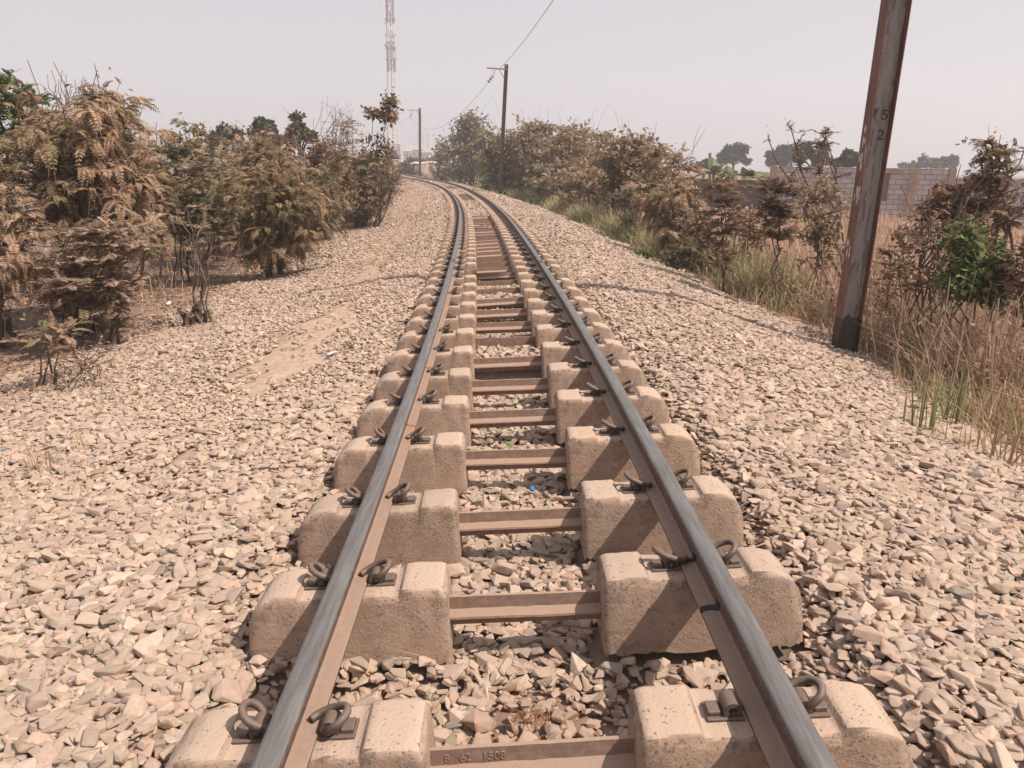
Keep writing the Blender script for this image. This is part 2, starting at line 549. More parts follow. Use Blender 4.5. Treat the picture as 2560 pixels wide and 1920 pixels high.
# ================================================================== BALLAST
def stone_variant(rng, npt, kind):
    bm = bmesh.new()
    P = []
    for sx in (-1, 1):
        for sy in (-1, 1):
            for sz in (-1, 1):
                P.append(np.array([sx, sy, sz]) * rng.uniform(.22, .98, 3) + rng.normal(0, .12, 3))
    rng.shuffle(P)
    P = P[:min(8, npt)]
    for _ in range(max(0, npt - 8)):
        q = rng.normal(size=3); q /= np.linalg.norm(q); P.append(q * rng.uniform(.85, 1.1))
    for p in P: bm.verts.new(p)
    r = bmesh.ops.convex_hull(bm, input=list(bm.verts))
    bmesh.ops.delete(bm, geom=[e for e in bm.verts if not e.link_faces], context='VERTS')
    if kind == 2:
        bmesh.ops.bevel(bm, geom=list(bm.edges), offset=.09, segments=1, affect='EDGES')
        bmesh.ops.triangulate(bm, faces=list(bm.faces))
    bm.verts.index_update()
    V = np.array([p.co[:] for p in bm.verts]); Fc = np.array([[p.index for p in q.verts] for q in bm.faces if len(q.verts) == 3])
    bm.free()
    V -= V.mean(0)
    return V, Fc


def rot_from(yaw, tx, ty):
    cz, sz = np.cos(yaw), np.sin(yaw); cx_, sx_ = np.cos(tx), np.sin(tx); cy_, sy_ = np.cos(ty), np.sin(ty)
    Rz = np.zeros((len(yaw), 3, 3)); Rz[:, 0, 0] = cz; Rz[:, 0, 1] = -sz; Rz[:, 1, 0] = sz; Rz[:, 1, 1] = cz; Rz[:, 2, 2] = 1
    Rx = np.zeros_like(Rz); Rx[:, 0, 0] = 1; Rx[:, 1, 1] = cx_; Rx[:, 1, 2] = -sx_; Rx[:, 2, 1] = sx_; Rx[:, 2, 2] = cx_
    Ry = np.zeros_like(Rz); Ry[:, 1, 1] = 1; Ry[:, 0, 0] = cy_; Ry[:, 0, 2] = sy_; Ry[:, 2, 0] = -sy_; Ry[:, 2, 2] = cy_
    return Ry @ Rx @ Rz


def put_stones(acc, rng, x, y, z, size, variants, tilt, cols):
    n = len(x)
    yaw = rng.uniform(0, 2 * PI, n)
    R = rot_from(yaw, rng.normal(0, tilt, n), rng.normal(0, tilt, n))
    sc = np.stack([size * rng.uniform(.8, 1.3, n), size * rng.uniform(.6, .95, n), size * rng.uniform(.24, .52, n)], 1) * .53
    vi = rng.randint(0, len(variants), n)
    pos = np.stack([x, y, z], 1)
    for k, (V, Fc) in enumerate(variants):
        idx = np.where(vi == k)[0]
        if not len(idx): continue
        loc = V[None] * sc[idx][:, None, :]
        Wd = np.einsum('nij,nvj->nvi', R[idx], loc) + pos[idx][:, None, :]
        fo = (Fc[None] + (np.arange(len(idx)) * len(V))[:, None, None]).reshape(-1, 3)
        acc.add(Wd.reshape(-1, 3), fo, 0, np.repeat(cols[idx], len(V), 0))


def stone_cols(rng, n):
    pal = np.array([[.495, .37, .29], [.45, .33, .255], [.525, .41, .335], [.40, .295, .23], [.435, .345, .29], [.34, .265, .22], [.48, .335, .255], [.26, .21, .18]])
    pr = np.array([.25, .21, .15, .13, .10, .06, .08, .02])
    c = pal[rng.choice(len(pal), n, p=pr / pr.sum())]
    return c * rng.uniform(.72, 1.14, (n, 1)) * np.array([.955, .945, .915]) * rng.uniform(.965, 1.035, (n, 3))


def in_view(x, y, z, m=90):
    u, v, zc = proj(x, y, z)
    return (zc > .2) & (u > -m) & (u < 2560 + m) & (v > -m) & (v < 1920 + m)


def stones(acc, seed, s0, s1, sp, mu, variants, tilt, dmin=-5.4, dmax=4.8, layer=0, frac=1.0):
    rng = np.random.RandomState(seed)
    sg = np.arange(s0, s1, sp); dg = np.arange(dmin, dmax, sp)
    S_, D_ = np.meshgrid(sg, dg); s = S_.ravel() + rng.uniform(-.5, .5, S_.size) * sp; d = D_.ravel() + rng.uniform(-.5, .5, S_.size) * sp
    if frac < 1:
        k = rng.rand(len(s)) < frac; s, d = s[k], d[k]
    xt, yt, h = frame(s)
    x = xt + d * np.cos(h); y = yt - d * np.sin(h); z = ground(x, y)
    k = in_view(x, y, z, 650 if s0 < 14 else 250)
    s, d, x, y, z = s[k], d[k], x[k], y[k], z[k]
    u = rng.rand(len(s))
    keep = np.ones(len(s), bool)
    keep &= ~((sand_mask(x, y) > .25 + .5 * vnoise(x * 9, y * 9, 44)) & (u > .06))
    keep &= ~((soil_mask(x, y) > .4) & (u > .75))
    nn = vnoise(x * 1.3, y * 1.3, 77)
    keep &= u < np.clip((d + 5.3 - nn * 1.1) / .6, .0, 1) + .04
    keep &= u < np.clip((4.7 - d - nn * 1.0) / .6, 0, 1)
    i = np.clip(np.searchsorted(SL, s), 1, len(SL) - 1)
    near = np.where(np.abs(SL[i] - s) < np.abs(SL[i - 1] - s), SL[i], SL[i - 1])
    size = mu * np.exp(rng.normal(0, .30, len(s)))
    soil = soil_mask(x, y) > .4
    size = np.where(soil & (rng.rand(len(s)) < .70), size * .45, size)
    dm = dust_mask(x, y)
    keep &= rng.rand(len(s)) > dm * .42
    size = size * (1 - .38 * dm)
    size = np.clip(size, mu * .35, mu * 1.75)
    blk = (np.abs(d) > .235) & (np.abs(d) < .93) & (np.abs(near - s) < .105 + size * .2)
    bar = (np.abs(d) <= .27) & (np.abs(near - s) < .03 + size * .3) & (z + size * .45 > .03) & (z < .13)
    keep &= ~(blk | bar)
    x, y, z, d, size = x[keep], y[keep], z[keep], d[keep], size[keep]
    z = z + rng.uniform(-.25, .30, len(x)) * size * .5 + layer * size * .3
    ti = np.where(np.abs(d) < .95, tilt * 1.6, tilt)
    n = len(x)
    cols = stone_cols(rng, n)
    # fringe of soil-stained stones at the foot of the bank
    edge = np.clip((-d - 3.3) / 1.2, 0, 1)[:, None] * .45
    cols = cols * (1 - edge) + np.array([.26, .165, .12]) * edge
    dm = dust_mask(x, y)[:, None] * .45
    cols = cols * (1 - dm) + np.array([.52, .385, .285]) * dm
    soilc = (soil_mask(x, y) > .4)[:, None] * .6
    cols = cols * (1 - soilc) + np.array([.34, .215, .155]) * soilc
    put_stones(acc, rng, x, y, z, size, variants, ti, cols)
    return n


rv = np.random.RandomState(11)
VN = [stone_variant(rv, rv.randint(9, 13), 2) for _ in range(36)]
VM = [stone_variant(rv, rv.randint(8, 12), 1) for _ in range(36)]
VF = [stone_variant(rv, 7, 1) for _ in range(24)]
ba = Acc()
ns = 0
ns += stones(ba, 1, .6, 5.2, .027, .049, VN, .17)
ns += stones(ba, 2, .6, 5.2, .053, .054, VN, .26, layer=.5, frac=.85)
ns += stones(ba, 3, 5.2, 14, .031, .046, VM, .20)
ns += stones(ba, 4, 5.2, 14, .060, .052, VM, .32, layer=.5, frac=.65)
ns += stones(ba, 5, 14, 34, .050, .058, VF, .22)
ns += stones(ba, 6, 14, 34, .10, .064, VF, .36, layer=.6, frac=.5)
ns += stones(ba, 7, 34, 60, .085, .095, VF, .25)
ns += stones(ba, 8, 60, 100, .13, .14, VF, .25)
bo = link('ballast', ba.mesh('ballast', M['stone'], False))
tag(bo, 'pale crushed stone ballast heaped around the railway track', 'ballast', kind='stuff')
print('stones', ns)

# ================================================================== RAILS
def rail_profile():
    """(d, z, material) around the section; z = 0 at the crown of the head, the foot rests at -0.118"""
    half = [(.0, .0, 0), (.018, -.0006, 0), (.026, -.0028, 0), (.0305, -.008, 0), (.0315, -.016, 1), (.0312, -.031, 1), (.022, -.037, 1), (.010, -.043, 1),
            (.0068, -.055, 1), (.0068, -.082, 1), (.0095, -.094, 1), (.022, -.100, 2), (.050, -.1065, 2), (.055, -.109, 2), (.055, -.118, 2)]
    p = [(-q[0], q[1], q[2]) for q in half[::-1]] + half[1:]
    mats = []
    for i in range(len(p) - 1):
        mats.append(max(p[i][2], p[i + 1][2]) if min(p[i][2], p[i + 1][2]) > 0 or max(p[i][2], p[i + 1][2]) > 1 else (0 if p[i][2] == p[i + 1][2] == 0 else 1))
    return np.array([(q[0], q[1]) for q in p]), mats


RP, RM = rail_profile()
RS = np.concatenate([np.arange(-1.5, 20, .15), np.arange(20, 104, .5)])
GAUGE = .5685


def make_rail(side, label):
    nP = len(RP)
    V = np.empty((len(RS), nP, 3))
    wob = (vnoise(RS * .22, RS * 0 + 3.1, 5 + side) - .5) * .012
    for j, (d, z) in enumerate(RP):
        V[:, j, :] = track_pt(RS, side * GAUGE + d + wob, z).T
    acc = Acc()
    n = len(RS)
    v = V.reshape(-1, 3)
    for mi in (0, 1, 2):
        js = [j for j in range(nP - 1) if RM[j] == mi]
        i = np.arange(n - 1)[:, None]; j = np.array(js)[None, :]
        q = np.stack([i * nP + j, (i + 1) * nP + j, (i + 1) * nP + j + 1, i * nP + j + 1], -1).reshape(-1, 4)
        if mi == 0: acc.add(v, q, mi)
        else:
            acc.f.append(q.astype(np.int64)); acc.m.append(np.full(len(q), mi, np.int32))
    # underside
    i = np.arange(n - 1)
    q = np.stack([i * nP, i * nP + nP - 1, (i + 1) * nP + nP - 1, (i + 1) * nP], -1)
    acc.f.append(q.astype(np.int64)); acc.m.append(np.full(len(q), 2, np.int32))
    me = acc.mesh('rail', [M['rail_top'], M['rail_side'], M['rail_foot']], True, colors=False)
    o = link('rail', me)
    return tag(o, label, 'rail', 'rails of the railway track')


railL = make_rail(-1, 'dull steel rail on the inner side of the bend, beside the bushes and footpath')
railR = make_rail(1, 'dull steel rail on the outer side of the bend, toward the tall rusty post')

M['weld'] = mat_plain('burnt_weld', (.035, .028, .026), .9, .4, 60)
M['rustspot'] = mat_plain('orange_rust', (.30, .13, .06), .9, .3, 60)


def weld(parent, side, s, mat, name):
    acc = Acc(); rng = np.random.RandomState(int(s * 100))
    K = 9; ds = np.linspace(-.013, .013, 5)
    prof = [(d, z) for d, z in RP if -side * d > .006 and z < -.05 and z > -.112]
    prof = sorted(prof, key=lambda q: abs(q[0]))
    P = np.array(prof)
    tt = np.linspace(0, len(P) - 1.001, 12); P = np.stack([np.interp(tt, range(len(P)), P[:, k]) for k in (0, 1)], 1)
    g = np.empty((len(ds), len(P), 3))
    for a_, q in enumerate(ds):
        for b_, (d, z) in enumerate(P):
            e = .004 * (1 - (q / .013) ** 2) + .0015
            g[a_, b_] = track_pt(s + q * rng.uniform(.6, 1.4) + .006 * math.sin(b_), side * GAUGE + d - side * e * .4, z + e * rng.uniform(.7, 1.2))
    i = np.arange(len(ds) - 1)[:, None] * len(P) + np.arange(len(P) - 1)[None, :]
    acc.add(g.reshape(-1, 3), np.stack([i, i + 1, i + len(P) + 1, i + len(P)], -1).reshape(-1, 4))
    link(name, acc.mesh(name, mat, True, colors=False), parent)


weld(railR, 1, 2.02, M['weld'], 'weld')
weld(railR, 1, 2.30, M['weld'], 'weld')
weld(railL, -1, 3.83, M['rustspot'], 'weld')
weld(railL, -1, 5.02, M['rustspot'], 'weld')

# ================================================================== SLEEPERS
SEAT = -.118          # top of the rail seat below the rail top


def block_mesh(seed, flip):
    """one concrete block; u runs from its inner end (-) to its outer end (+), z = 0 at the rail seat"""
    rng = np.random.RandomState(seed)
    us = [-.318, -.314, -.305, -.290, -.26, -.22, -.178, -.172, -.165, -.12, -.06, 0, .06, .12, .150, .157, .163, .20, .24, .272, .298, .316, .328, .334]
    top = [-.028, -.005, .009, .014, .015, .015, .014, .010, .001, 0, 0, 0, 0, 0, .0, .007, .013, .013, .008, -.006, -.028, -.058, -.098, -.150]
    shrink = [.86, .94, .985, 1, 1, 1, 1, 1, 1, 1, 1, 1, 1, 1, 1, 1, 1, 1, 1, 1, .985, .95, .90, .82]
    # densify
    uu = np.interp(np.linspace(0, len(us) - 1, 47), range(len(us)), us)
    tt = np.interp(np.linspace(0, len(us) - 1, 47), range(len(us)), top)
    sh = np.interp(np.linspace(0, len(us) - 1, 47), range(len(us)), shrink)
    B = -.245
    rows = []
    for u, t, k in zip(uu, tt, sh):
        p = []
        prof = [(-.116, B), (-.114, B + .035), (-.110, B + .08), (-.105, B + .13)]
        prof = [q for q in prof if q[1] < t - .040]
        while len(prof) < 4: prof.append((prof[-1][0] + .0015, min(prof[-1][1] + .004, t - .035)))
        prof += [(-.1005, t - .030), (-.099, t - .022), (-.0965, t - .012), (-.091, t - .004), (-.083, t - .0005), (-.077, t), (0, t)]
        full = prof + [(-q[0], q[1]) for q in prof[:-1]][::-1]
        for (v, z) in full:
            p.append((u, v * k, z))
        rows.append(p)
    V = np.array(rows); nr, nc = V.shape[:2]
    X = V.reshape(-1, 3)
    # cast unevenness and chipped edges
    nz = vnoise(X[:, 0] * 22 + seed * 7, X[:, 1] * 22 + X[:, 2] * 31, seed) - .5
    nf = vnoise(X[:, 0] * 60 + seed * 3, X[:, 1] * 60 + X[:, 2] * 70, seed + 3) - .5
    cen = np.array([0, 0, -.1]); dirv = X - cen; dirv[:, 0] *= .3; dirv /= np.linalg.norm(dirv, axis=1)[:, None]
    X = X + dirv * (nz * .0055 + nf * .0035)[:, None]
    ch = vnoise(X[:, 0] * 34 + seed * 11, X[:, 1] * 20 + seed, seed + 8)
    tz = np.interp(X[:, 0], us, top)
    edge = np.clip(1 - np.abs(np.abs(X[:, 1]) - .094) / .012, 0, 1) * (X[:, 2] > tz - .035)
    X = X - dirv * (np.clip((ch - .62) / .2, 0, 1) * edge * .010)[:, None]
    low = X[:, 2] < B + .02
    X[low, 2] += rng.uniform(-.006, .008, low.sum())
    if flip: X[:, 0] *= -1
    i = np.arange(nr - 1)[:, None] * nc; j = np.arange(nc - 1)[None, :]
    q = np.stack([i + j, i + nc + j, i + nc + j + 1, i + j + 1], -1).reshape(-1, 4)
    if flip: q = q[:, ::-1]
    f = [tuple(r) for r in q]
    e0 = tuple(range(nc)); e1 = tuple((nr - 1) * nc + k for k in range(nc))
    f += [e0, e1[::-1]] if not flip else [e0[::-1], e1]
    ac = Acc(); ac.add(X, f)
    return ac.mesh('concrete_block', M['concrete'], True, colors=False)


BLK = {-1: [block_mesh(k, True) for k in range(5)], 1: [block_mesh(k + 9, False) for k in range(5)]}


def bar_mesh(kind, seed):
    L = .275
    if kind == 0:      # Y-shaped section with a ledge on both sides
        prof = [(-.006, 0), (-.0075, -.02), (-.010, -.042), (-.034, -.060), (-.036, -.067), (-.012, -.070), (-.012, -.100),
                (.012, -.100), (.012, -.070), (.036, -.067), (.034, -.060), (.010, -.042), (.0075, -.02), (.006, 0)]
    else:              # plain upright angle
        prof = [(-.006, 0), (-.007, -.05), (-.007, -.105), (.04, -.105), (.04, -.097), (.007, -.095), (.006, 0)]
    us = np.linspace(-L, L, 15); nP = len(prof)
    V = np.array([[(u, p[0], p[1]) for p in prof] for u in us])
    X = V.reshape(-1, 3)
    X[:, 1:] += (vnoise(X[:, 0] * 30 + seed, X[:, 2] * 90 + X[:, 1] * 50, seed)[:, None] - .5) * .002
    i = np.arange(len(us) - 1)[:, None] * nP; j = np.arange(nP)[None, :]; k = (j + 1) % nP
    q = np.stack([i + j, i + k, i + nP + k, i + nP + j], -1).reshape(-1, 4)
    ac = Acc(); ac.add(X, q)
    return ac.mesh('tie_bar', M['bar'], False, colors=False)


BAR = [bar_mesh(0, 1), bar_mesh(1, 2)]


def clip_mesh():
    P = [(-.030, .030, .021), (-.01, .030, .021), (.012, .030, .021), (.030, .034, .028), (.037, .050, .046), (.030, .066, .060), (.012, .073, .067), (-.008, .070, .067),
         (-.026, .056, .060), (-.033, .034, .050), (-.031, .010, .038), (-.022, -.012, .028), (-.004, -.024, .023)]
    v, f = tube(crom(P, 5), .0100, 9)
    ac = Acc(); ac.add(v, f)
    return ac.mesh('rail_clip', M['clip'], True, colors=False)


def shoulder_mesh():
    """cast plate with the arched housing that holds the clip's leg"""
    ac = Acc()
    v, f = bevbox(-.034, .034, .002, .092, -.002, .007, .003, 2); ac.add(v, f)
    ro, ri = .0225, .0112; n = 12
    rows = []
    for u in (-.026, .026):
        o = [(u, .030 + ro, .004)] + [(u, .030 + ro * math.cos(a_), .021 + ro * math.sin(a_)) for a_ in np.linspace(0, PI, n)] + [(u, .030 - ro, .004)]
        rows.append(o)
    O = np.array(rows); k = O.shape[1]
    q = [(j, k + j, k + j + 1, j + 1) for j in range(k - 1)]
    ac.add(O.reshape(-1, 3), q)
    for u in (-.026, .026):
        o = [(u, .030 + ro * math.cos(a_), .021 + ro * math.sin(a_)) for a_ in np.linspace(-.25 * PI, 1.25 * PI, n)]
        i_ = [(u, .030 + ri * math.cos(a_), .021 + ri * math.sin(a_)) for a_ in np.linspace(-.25 * PI, 1.25 * PI, n)]
        ac.add(np.array(o + i_), [(j, j + 1, n + j + 1, n + j) for j in range(n - 1)])
    v, fq = tube([(-.026, .030, .021), (.026, .030, .021)], ri, 10, False); ac.add(v, fq[:, ::-1])
    v, f = bevbox(-.022, .022, .056, .088, .005, .019, .004, 2); ac.add(v, f)
    return ac.mesh('clip_shoulder', M['clip'], False, colors=False)


CLIP = clip_mesh(); SHO = shoulder_mesh()
ORD = ('first second third fourth fifth sixth seventh eighth ninth tenth eleventh twelfth thirteenth fourteenth fifteenth sixteenth seventeenth '
       'eighteenth nineteenth twentieth').split()
MISSING = {(1, 1, -1), (9, -1, 1), (10, -1, 1), (12, -1, 1), (17, -1, 1)}     # (sleeper, rail side, side of the rail: -1 toward -d)
M['concrete_grey'] = M['concrete']


def sleeper(i, s):
    rng = np.random.RandomState(900 + i)
    p = track_pt(s, 0.0, SEAT)
    h = float(frame(s)[2])
    if i == 0: lab = 'concrete sleeper cut off by the bottom edge, below the one with the empty clip housing'
    elif i == 1: lab = 'dusty twin-block sleeper with numbers embossed on its tie bar and one empty clip housing'
    elif i in (9, 10, 12): lab = 'twin-block sleeper with a clip missing inside the inner rail, %s up from the bottom edge' % ORD[i]
    elif i < 20: lab = 'dusty twin-block concrete sleeper with rusty tie bar, %s up from the bottom edge' % ORD[i]
    else: lab = 'small dusty twin-block sleeper far along the bend, one of the closely packed distant ones'
    e = empty('railway_sleeper', p, lab, 'sleeper', 'concrete sleepers under the rails')
    ca = math.atan(CANT)
    e.rotation_euler = Matrix.Rotation(-h + rng.normal(0, .012), 4, 'Z').to_euler()
    e.rotation_euler = (Matrix.Rotation(-h + rng.normal(0, .012), 4, 'Z') @ Matrix.Rotation(-ca, 4, 'Y')).to_euler()
    for sd in (-1, 1):
        b = link('concrete_block', BLK[sd][rng.randint(0, 5)], e, (sd * GAUGE, 0, 0))
        b.rotation_euler = (rng.normal(0, .012), 0, rng.normal(0, .01))
        if s < 45:
            for w_ in (-1, 1):
                sh = link('clip_shoulder', SHO, b, (w_ * .055, 0, 0)) if s < 28 else None
                # the local frame of the clip: x along the rail, y away from the rail
                rz = PI / 2 if w_ < 0 else -PI / 2
                if sh is not None: sh.rotation_euler = (0, 0, rz)
                if (i, sd, w_) in MISSING: continue
                c = link('rail_clip', CLIP, b, (w_ * .055, rng.normal(0, .003), 0))
                c.rotation_euler = (rng.normal(0, .05), rng.normal(0, .04), rz + rng.normal(0, .07))
    if True:
        kind = 1 if i in (8, 12, 13, 16, 17) or (i > 22 and rng.rand() < .3) else 0
        t = link('tie_bar', BAR[kind], e, (0, rng.uniform(-.01, .01), -.062 + rng.uniform(-.006, .004)))
        t.rotation_euler = (0, rng.normal(0, .012), rng.normal(0, .012))
        if i == 1:
          for word, wx in (('8', -.21), ('62', -.165), ('1508', -.095)):
            cu = bpy.data.curves.new('embossed_number', 'FONT'); cu.body = word; cu.size = .030; cu.extrude = .0016; cu.align_x = 'CENTER'
            tmp = bpy.data.objects.new('tmp', cu); C.objects.link(tmp)
            dg = bpy.context.evaluated_depsgraph_get()
            me = bpy.data.meshes.new_from_object(tmp.evaluated_get(dg))
            bpy.data.objects.remove(tmp); me.materials.clear(); me.materials.append(M['bar'])
            x = link('embossed_number', me, t, (wx, -.0095, -.034)); x.rotation_euler = (math.radians(85), 0, 0)
    return e


for i, s in enumerate(SL):
    sleeper(i, s)

# ================================================================== STEEL POSTS AND WIRE
def mat_pole():
    m, nt, b, o = new_mat('weathered_post_steel')
    v = coord(nt, 'Object', (1, 1, .18)); v1 = coord(nt)
    n1 = noise(nt, v, 16, 6, .65); n2 = noise(nt, v1, 60, 4, .7)
    rust = ramp(nt, n1, [(.3, (.08, .034, .024)), (.5, (.155, .066, .045)), (.75, (.25, .115, .075))])
    grey = ramp(nt, n1, [(.28, (.16, .10, .075)), (.45, (.28, .25, .225)), (.75, (.38, .355, .33))])
    at = N(nt, 'ShaderNodeAttribute', attribute_name='col')
    sx = N(nt, 'ShaderNodeSeparateColor'); nt.links.new(at.outputs['Color'], sx.inputs[0])
    base = mixc(nt, sx.outputs[0], rust, grey)
    # spots
    vo = N(nt, 'ShaderNodeTexVoronoi'); vo.inputs['Scale'].default_value = 26; nt.links.new(v1, vo.inputs['Vector'])
    sp = math_n(nt, 'MULTIPLY', math_n(nt, 'LESS_THAN', vo.outputs['Distance'], .12), .85)
    base = mixc(nt, sp, base, (.05, .028, .022))
    nb = math_n(nt, 'GREATER_THAN', noise(nt, coord(nt, 'Object', (1, 1, .25)), 9, 4), .56)
    base = mixc(nt, math_n(nt, 'MULTIPLY', nb, .55), base, (.12, .055, .04))
    # black paint near the foot
    sz = N(nt, 'ShaderNodeSeparateXYZ'); nt.links.new(v1, sz.inputs[0])
    zz = math_n(nt, 'ADD', sz.outputs[2], math_n(nt, 'MULTIPLY', n1, .25))
    blk = math_n(nt, 'LESS_THAN', zz, .60)
    base = mixc(nt, math_n(nt, 'MULTIPLY', blk, .82), base, (.035, .024, .02))
    nt.links.new(base, b.inputs['Base Color']); b.inputs['Roughness'].default_value = .7
    b.inputs['Metallic'].default_value = .15
    bump(nt, b, n2, .25, .004)
    return m


M['pole'] = mat_pole()
M['porcelain'] = mat_plain('brown_porcelain', (.13, .055, .04), .35, .2)
M['wire'] = mat_plain('wire_grey', (.22, .20, .20), .6, .1)
M['white_paint'] = mat_plain('flaking_white_paint', (.55, .50, .45), .9, .2)
M['dark_paint'] = mat_plain('dark_stencil_paint', (.05, .03, .022), .8, .3)


def hbeam(h, fl, we, tw=.010, galv=1.0):
    """H section: flanges run along y (depth fl), web along x (width we); colour red channel = galvanised"""
    acc = Acc(); r = (0, 0, 0); g = (galv, 0, 0)
    zs = np.linspace(0, h, 2)
    for sx in (-1, 1):
        v, f = bevbox(sx * we / 2 - tw / 2, sx * we / 2 + tw / 2, -fl / 2, fl / 2, 0, h, .003, 2); acc.add(v, f, 0, r)
    v, f = box(-we / 2 + tw / 2, we / 2 - tw / 2, -tw / 2, tw / 2, .0, h - .004); acc.add(v, f, 0, g)
    return acc


def steel_post(loc, h, label, rz=0.0, lean=0.0, leany=0.0, arm=1.1, fl=.2, we=.19, near=False, string_dir=(0, 1, -1)):
    e = empty('steel_post', loc, label, 'utility pole', 'steel line posts along the track')
    e.rotation_euler = (leany, lean, rz)
    p = link('post', hbeam(h, fl, we, .010, 1.0 if near else .12).mesh('post', M['pole'], False), e)
    if near:
        rng = np.random.RandomState(4)
        # flaking white paint on the flange facing the track
        for zc_, hh, n in ((2.08, .17, 9), (1.74, .14, 13), (1.20, .17, 5), (2.32, .13, 3)):
            ac = Acc()
            for _ in range(n):
                y0 = rng.uniform(-.085, .06); z0 = zc_ + rng.uniform(-hh / 2, hh / 2)
                wd, ht = rng.uniform(.006, .022), rng.uniform(.02, .07)
                k = 7; an = np.linspace(0, 2 * PI, k, endpoint=False)
                q = np.stack([np.full(k, -we / 2 - .0065), y0 + wd * np.cos(an) * rng.uniform(.5, 1.2, k), z0 + ht * np.sin(an) * rng.uniform(.5, 1.2, k)], 1)
                q2 = q + np.array([.002, 0, 0])
                ac.add(np.concatenate([q, q2]), [tuple(range(k))[::-1]] + [(j, (j + 1) % k, k + (j + 1) % k, k + j) for j in range(k)])
            link('paint_flakes', ac.mesh('paint_flakes', M['white_paint'], False, colors=False), p)
        for txt, z, x in (('7', 2.47, -.06), ('5', 2.47, .055), ('1', 2.28, -.07), ('2', 2.28, .04)):
            cu = bpy.data.curves.new('painted_number', 'FONT'); cu.body = txt; cu.size = .14; cu.extrude = .0012; cu.align_x = 'CENTER'
            tmp = bpy.data.objects.new('tmp', cu); C.objects.link(tmp)
            me = bpy.data.meshes.new_from_object(tmp.evaluated_get(bpy.context.evaluated_depsgraph_get()))
            bpy.data.objects.remove(tmp); me.materials.clear(); me.materials.append(M['dark_paint'])
            t = link('painted_number', me, p, (x, -.0075, z)); t.rotation_euler = (PI / 2, 0, 0)
    ac = Acc(); v, f = box(-arm, .10, -fl / 2 - .045, -fl / 2 - .002, h - .32, h - .25); ac.add(v, f)
    a_ = link('crossarm', ac.mesh('crossarm', M['bark'] if False else M['bar'], False, colors=False), e)
    ac = Acc(); v, f = beam((-.40, -fl / 2 - .02, h - .325), (-we / 2 - .008, -fl / 2 - .02, h - .75), .035); ac.add(v, f)
    link('brace', ac.mesh('brace', M['bar'], False, colors=False), e)
    # hanging insulator string
    ax = -arm * .62
    q0 = np.array([ax, -fl / 2 - .024, h - .33]); sd_ = np.array(string_dir, float); sd_ /= np.linalg.norm(sd_)
    ac = Acc()
    v, f = tube(crom([q0 + (.14, 0, 0), q0 + (.05, 0, -.14), q0 + (0, 0, -.30), q0 + (-.05, 0, -.14), q0 + (.02, 0, -.0)], 5), .012, 5); ac.add(v, f, 1)
    top = q0 + np.array([0, 0, -.28])
    v, f = tube([top, top + sd_ * .56], .014, 6); ac.add(v, f, 1)
    for k in range(3):
        c0 = top + sd_ * (.10 + k * .16)
        pts = [c0 + sd_ * t for t in (0, .02, .045, .06, .075)]
        v, f = tube(pts, [.03, .10, .125, .11, .03], 12); ac.add(v, f, 0)
    link('insulator_string', ac.mesh('insulator_string', [M['porcelain'], M['wire']], True, colors=False), e)
    e['end'] = list(top + sd_ * .56)
    return e


def world_of(e, p):
    Mx = Matrix.Translation(e.location) @ e.rotation_euler.to_matrix().to_4x4()
    return np.array(Mx @ Vector(p))


pn = at_y(2108, 885, 8.05)
pn[2] = gz(pn[0], pn[1]) - .10
pole_near = steel_post(pn, 8.6, 'tall rusty H-section steel post with painted numbers, standing in the gravel by the dry grass',
                       rz=math.radians(-3), lean=math.radians(.55), near=True, fl=.21, we=.205, string_dir=(-.1, 1, -.6))
pm = at_y(1249, 485, 46.0); pm[2] = gz(pm[0], pm[1]) - .3
hm = at_y(1265, 160, 46.0)[2] - pm[2]
pole_mid = steel_post(pm, hm, 'rusty steel post with crossarm and insulators rising out of the roadside bushes', rz=0.05, lean=math.radians(2.3), fl=.24, we=.2, string_dir=(-.55, .2, -.75))
pf = at_y(1050, 437, 97.0); hf = at_y(1050, 270, 97.0)[2]
pf[2] = min(pf[2], gz(pf[0], pf[1])) - .2
pole_far = steel_post(pf, hf - pf[2], 'thin distant steel post with crossarm beside the far end of the track', rz=.15, lean=math.radians(.6), fl=.30, we=.28, arm=1.5, string_dir=(-.4, .2, -.8))
for e in (pole_near, pole_mid, pole_far):
    pass


def wire(p, q, sag, label):
    t = np.linspace(0, 1, 40)[:, None]
    P = p * (1 - t) + q * t; P[:, 2] -= (4 * sag * t * (1 - t))[:, 0]
    v, f = tube(P, .011, 5); ac = Acc(); ac.add(v, f)
    tag(link('overhead_wire', ac.mesh('overhead_wire', M['wire'], True, colors=False)), label, 'wire', 'overhead line wires')


e_n = world_of(pole_near, pole_near['end']); e_m = world_of(pole_mid, pole_mid['end']); e_f = world_of(pole_far, pole_far['end'])
hook_m = world_of(pole_mid, (-.40, -.16, hm - .3))
wire(e_n, hook_m, .5, 'overhead wire climbing from the crossarm on the bushy post to the picture top')
wire(e_m, e_f, 1.9, 'sagging overhead wire between the bushy post and the distant thin post')
far2 = e_f + np.array([-17, 38, -.3]); wire(e_f, far2, 1.0, 'faint wire running on from the distant post behind the lattice tower')
for e in (pole_near, pole_mid, pole_far):
    del e['end']

# ================================================================== VEGETATION
UP = np.array([0, 0, 1.0])


def unit(v):
    return v / (np.linalg.norm(v, axis=-1, keepdims=True) + 1e-9)


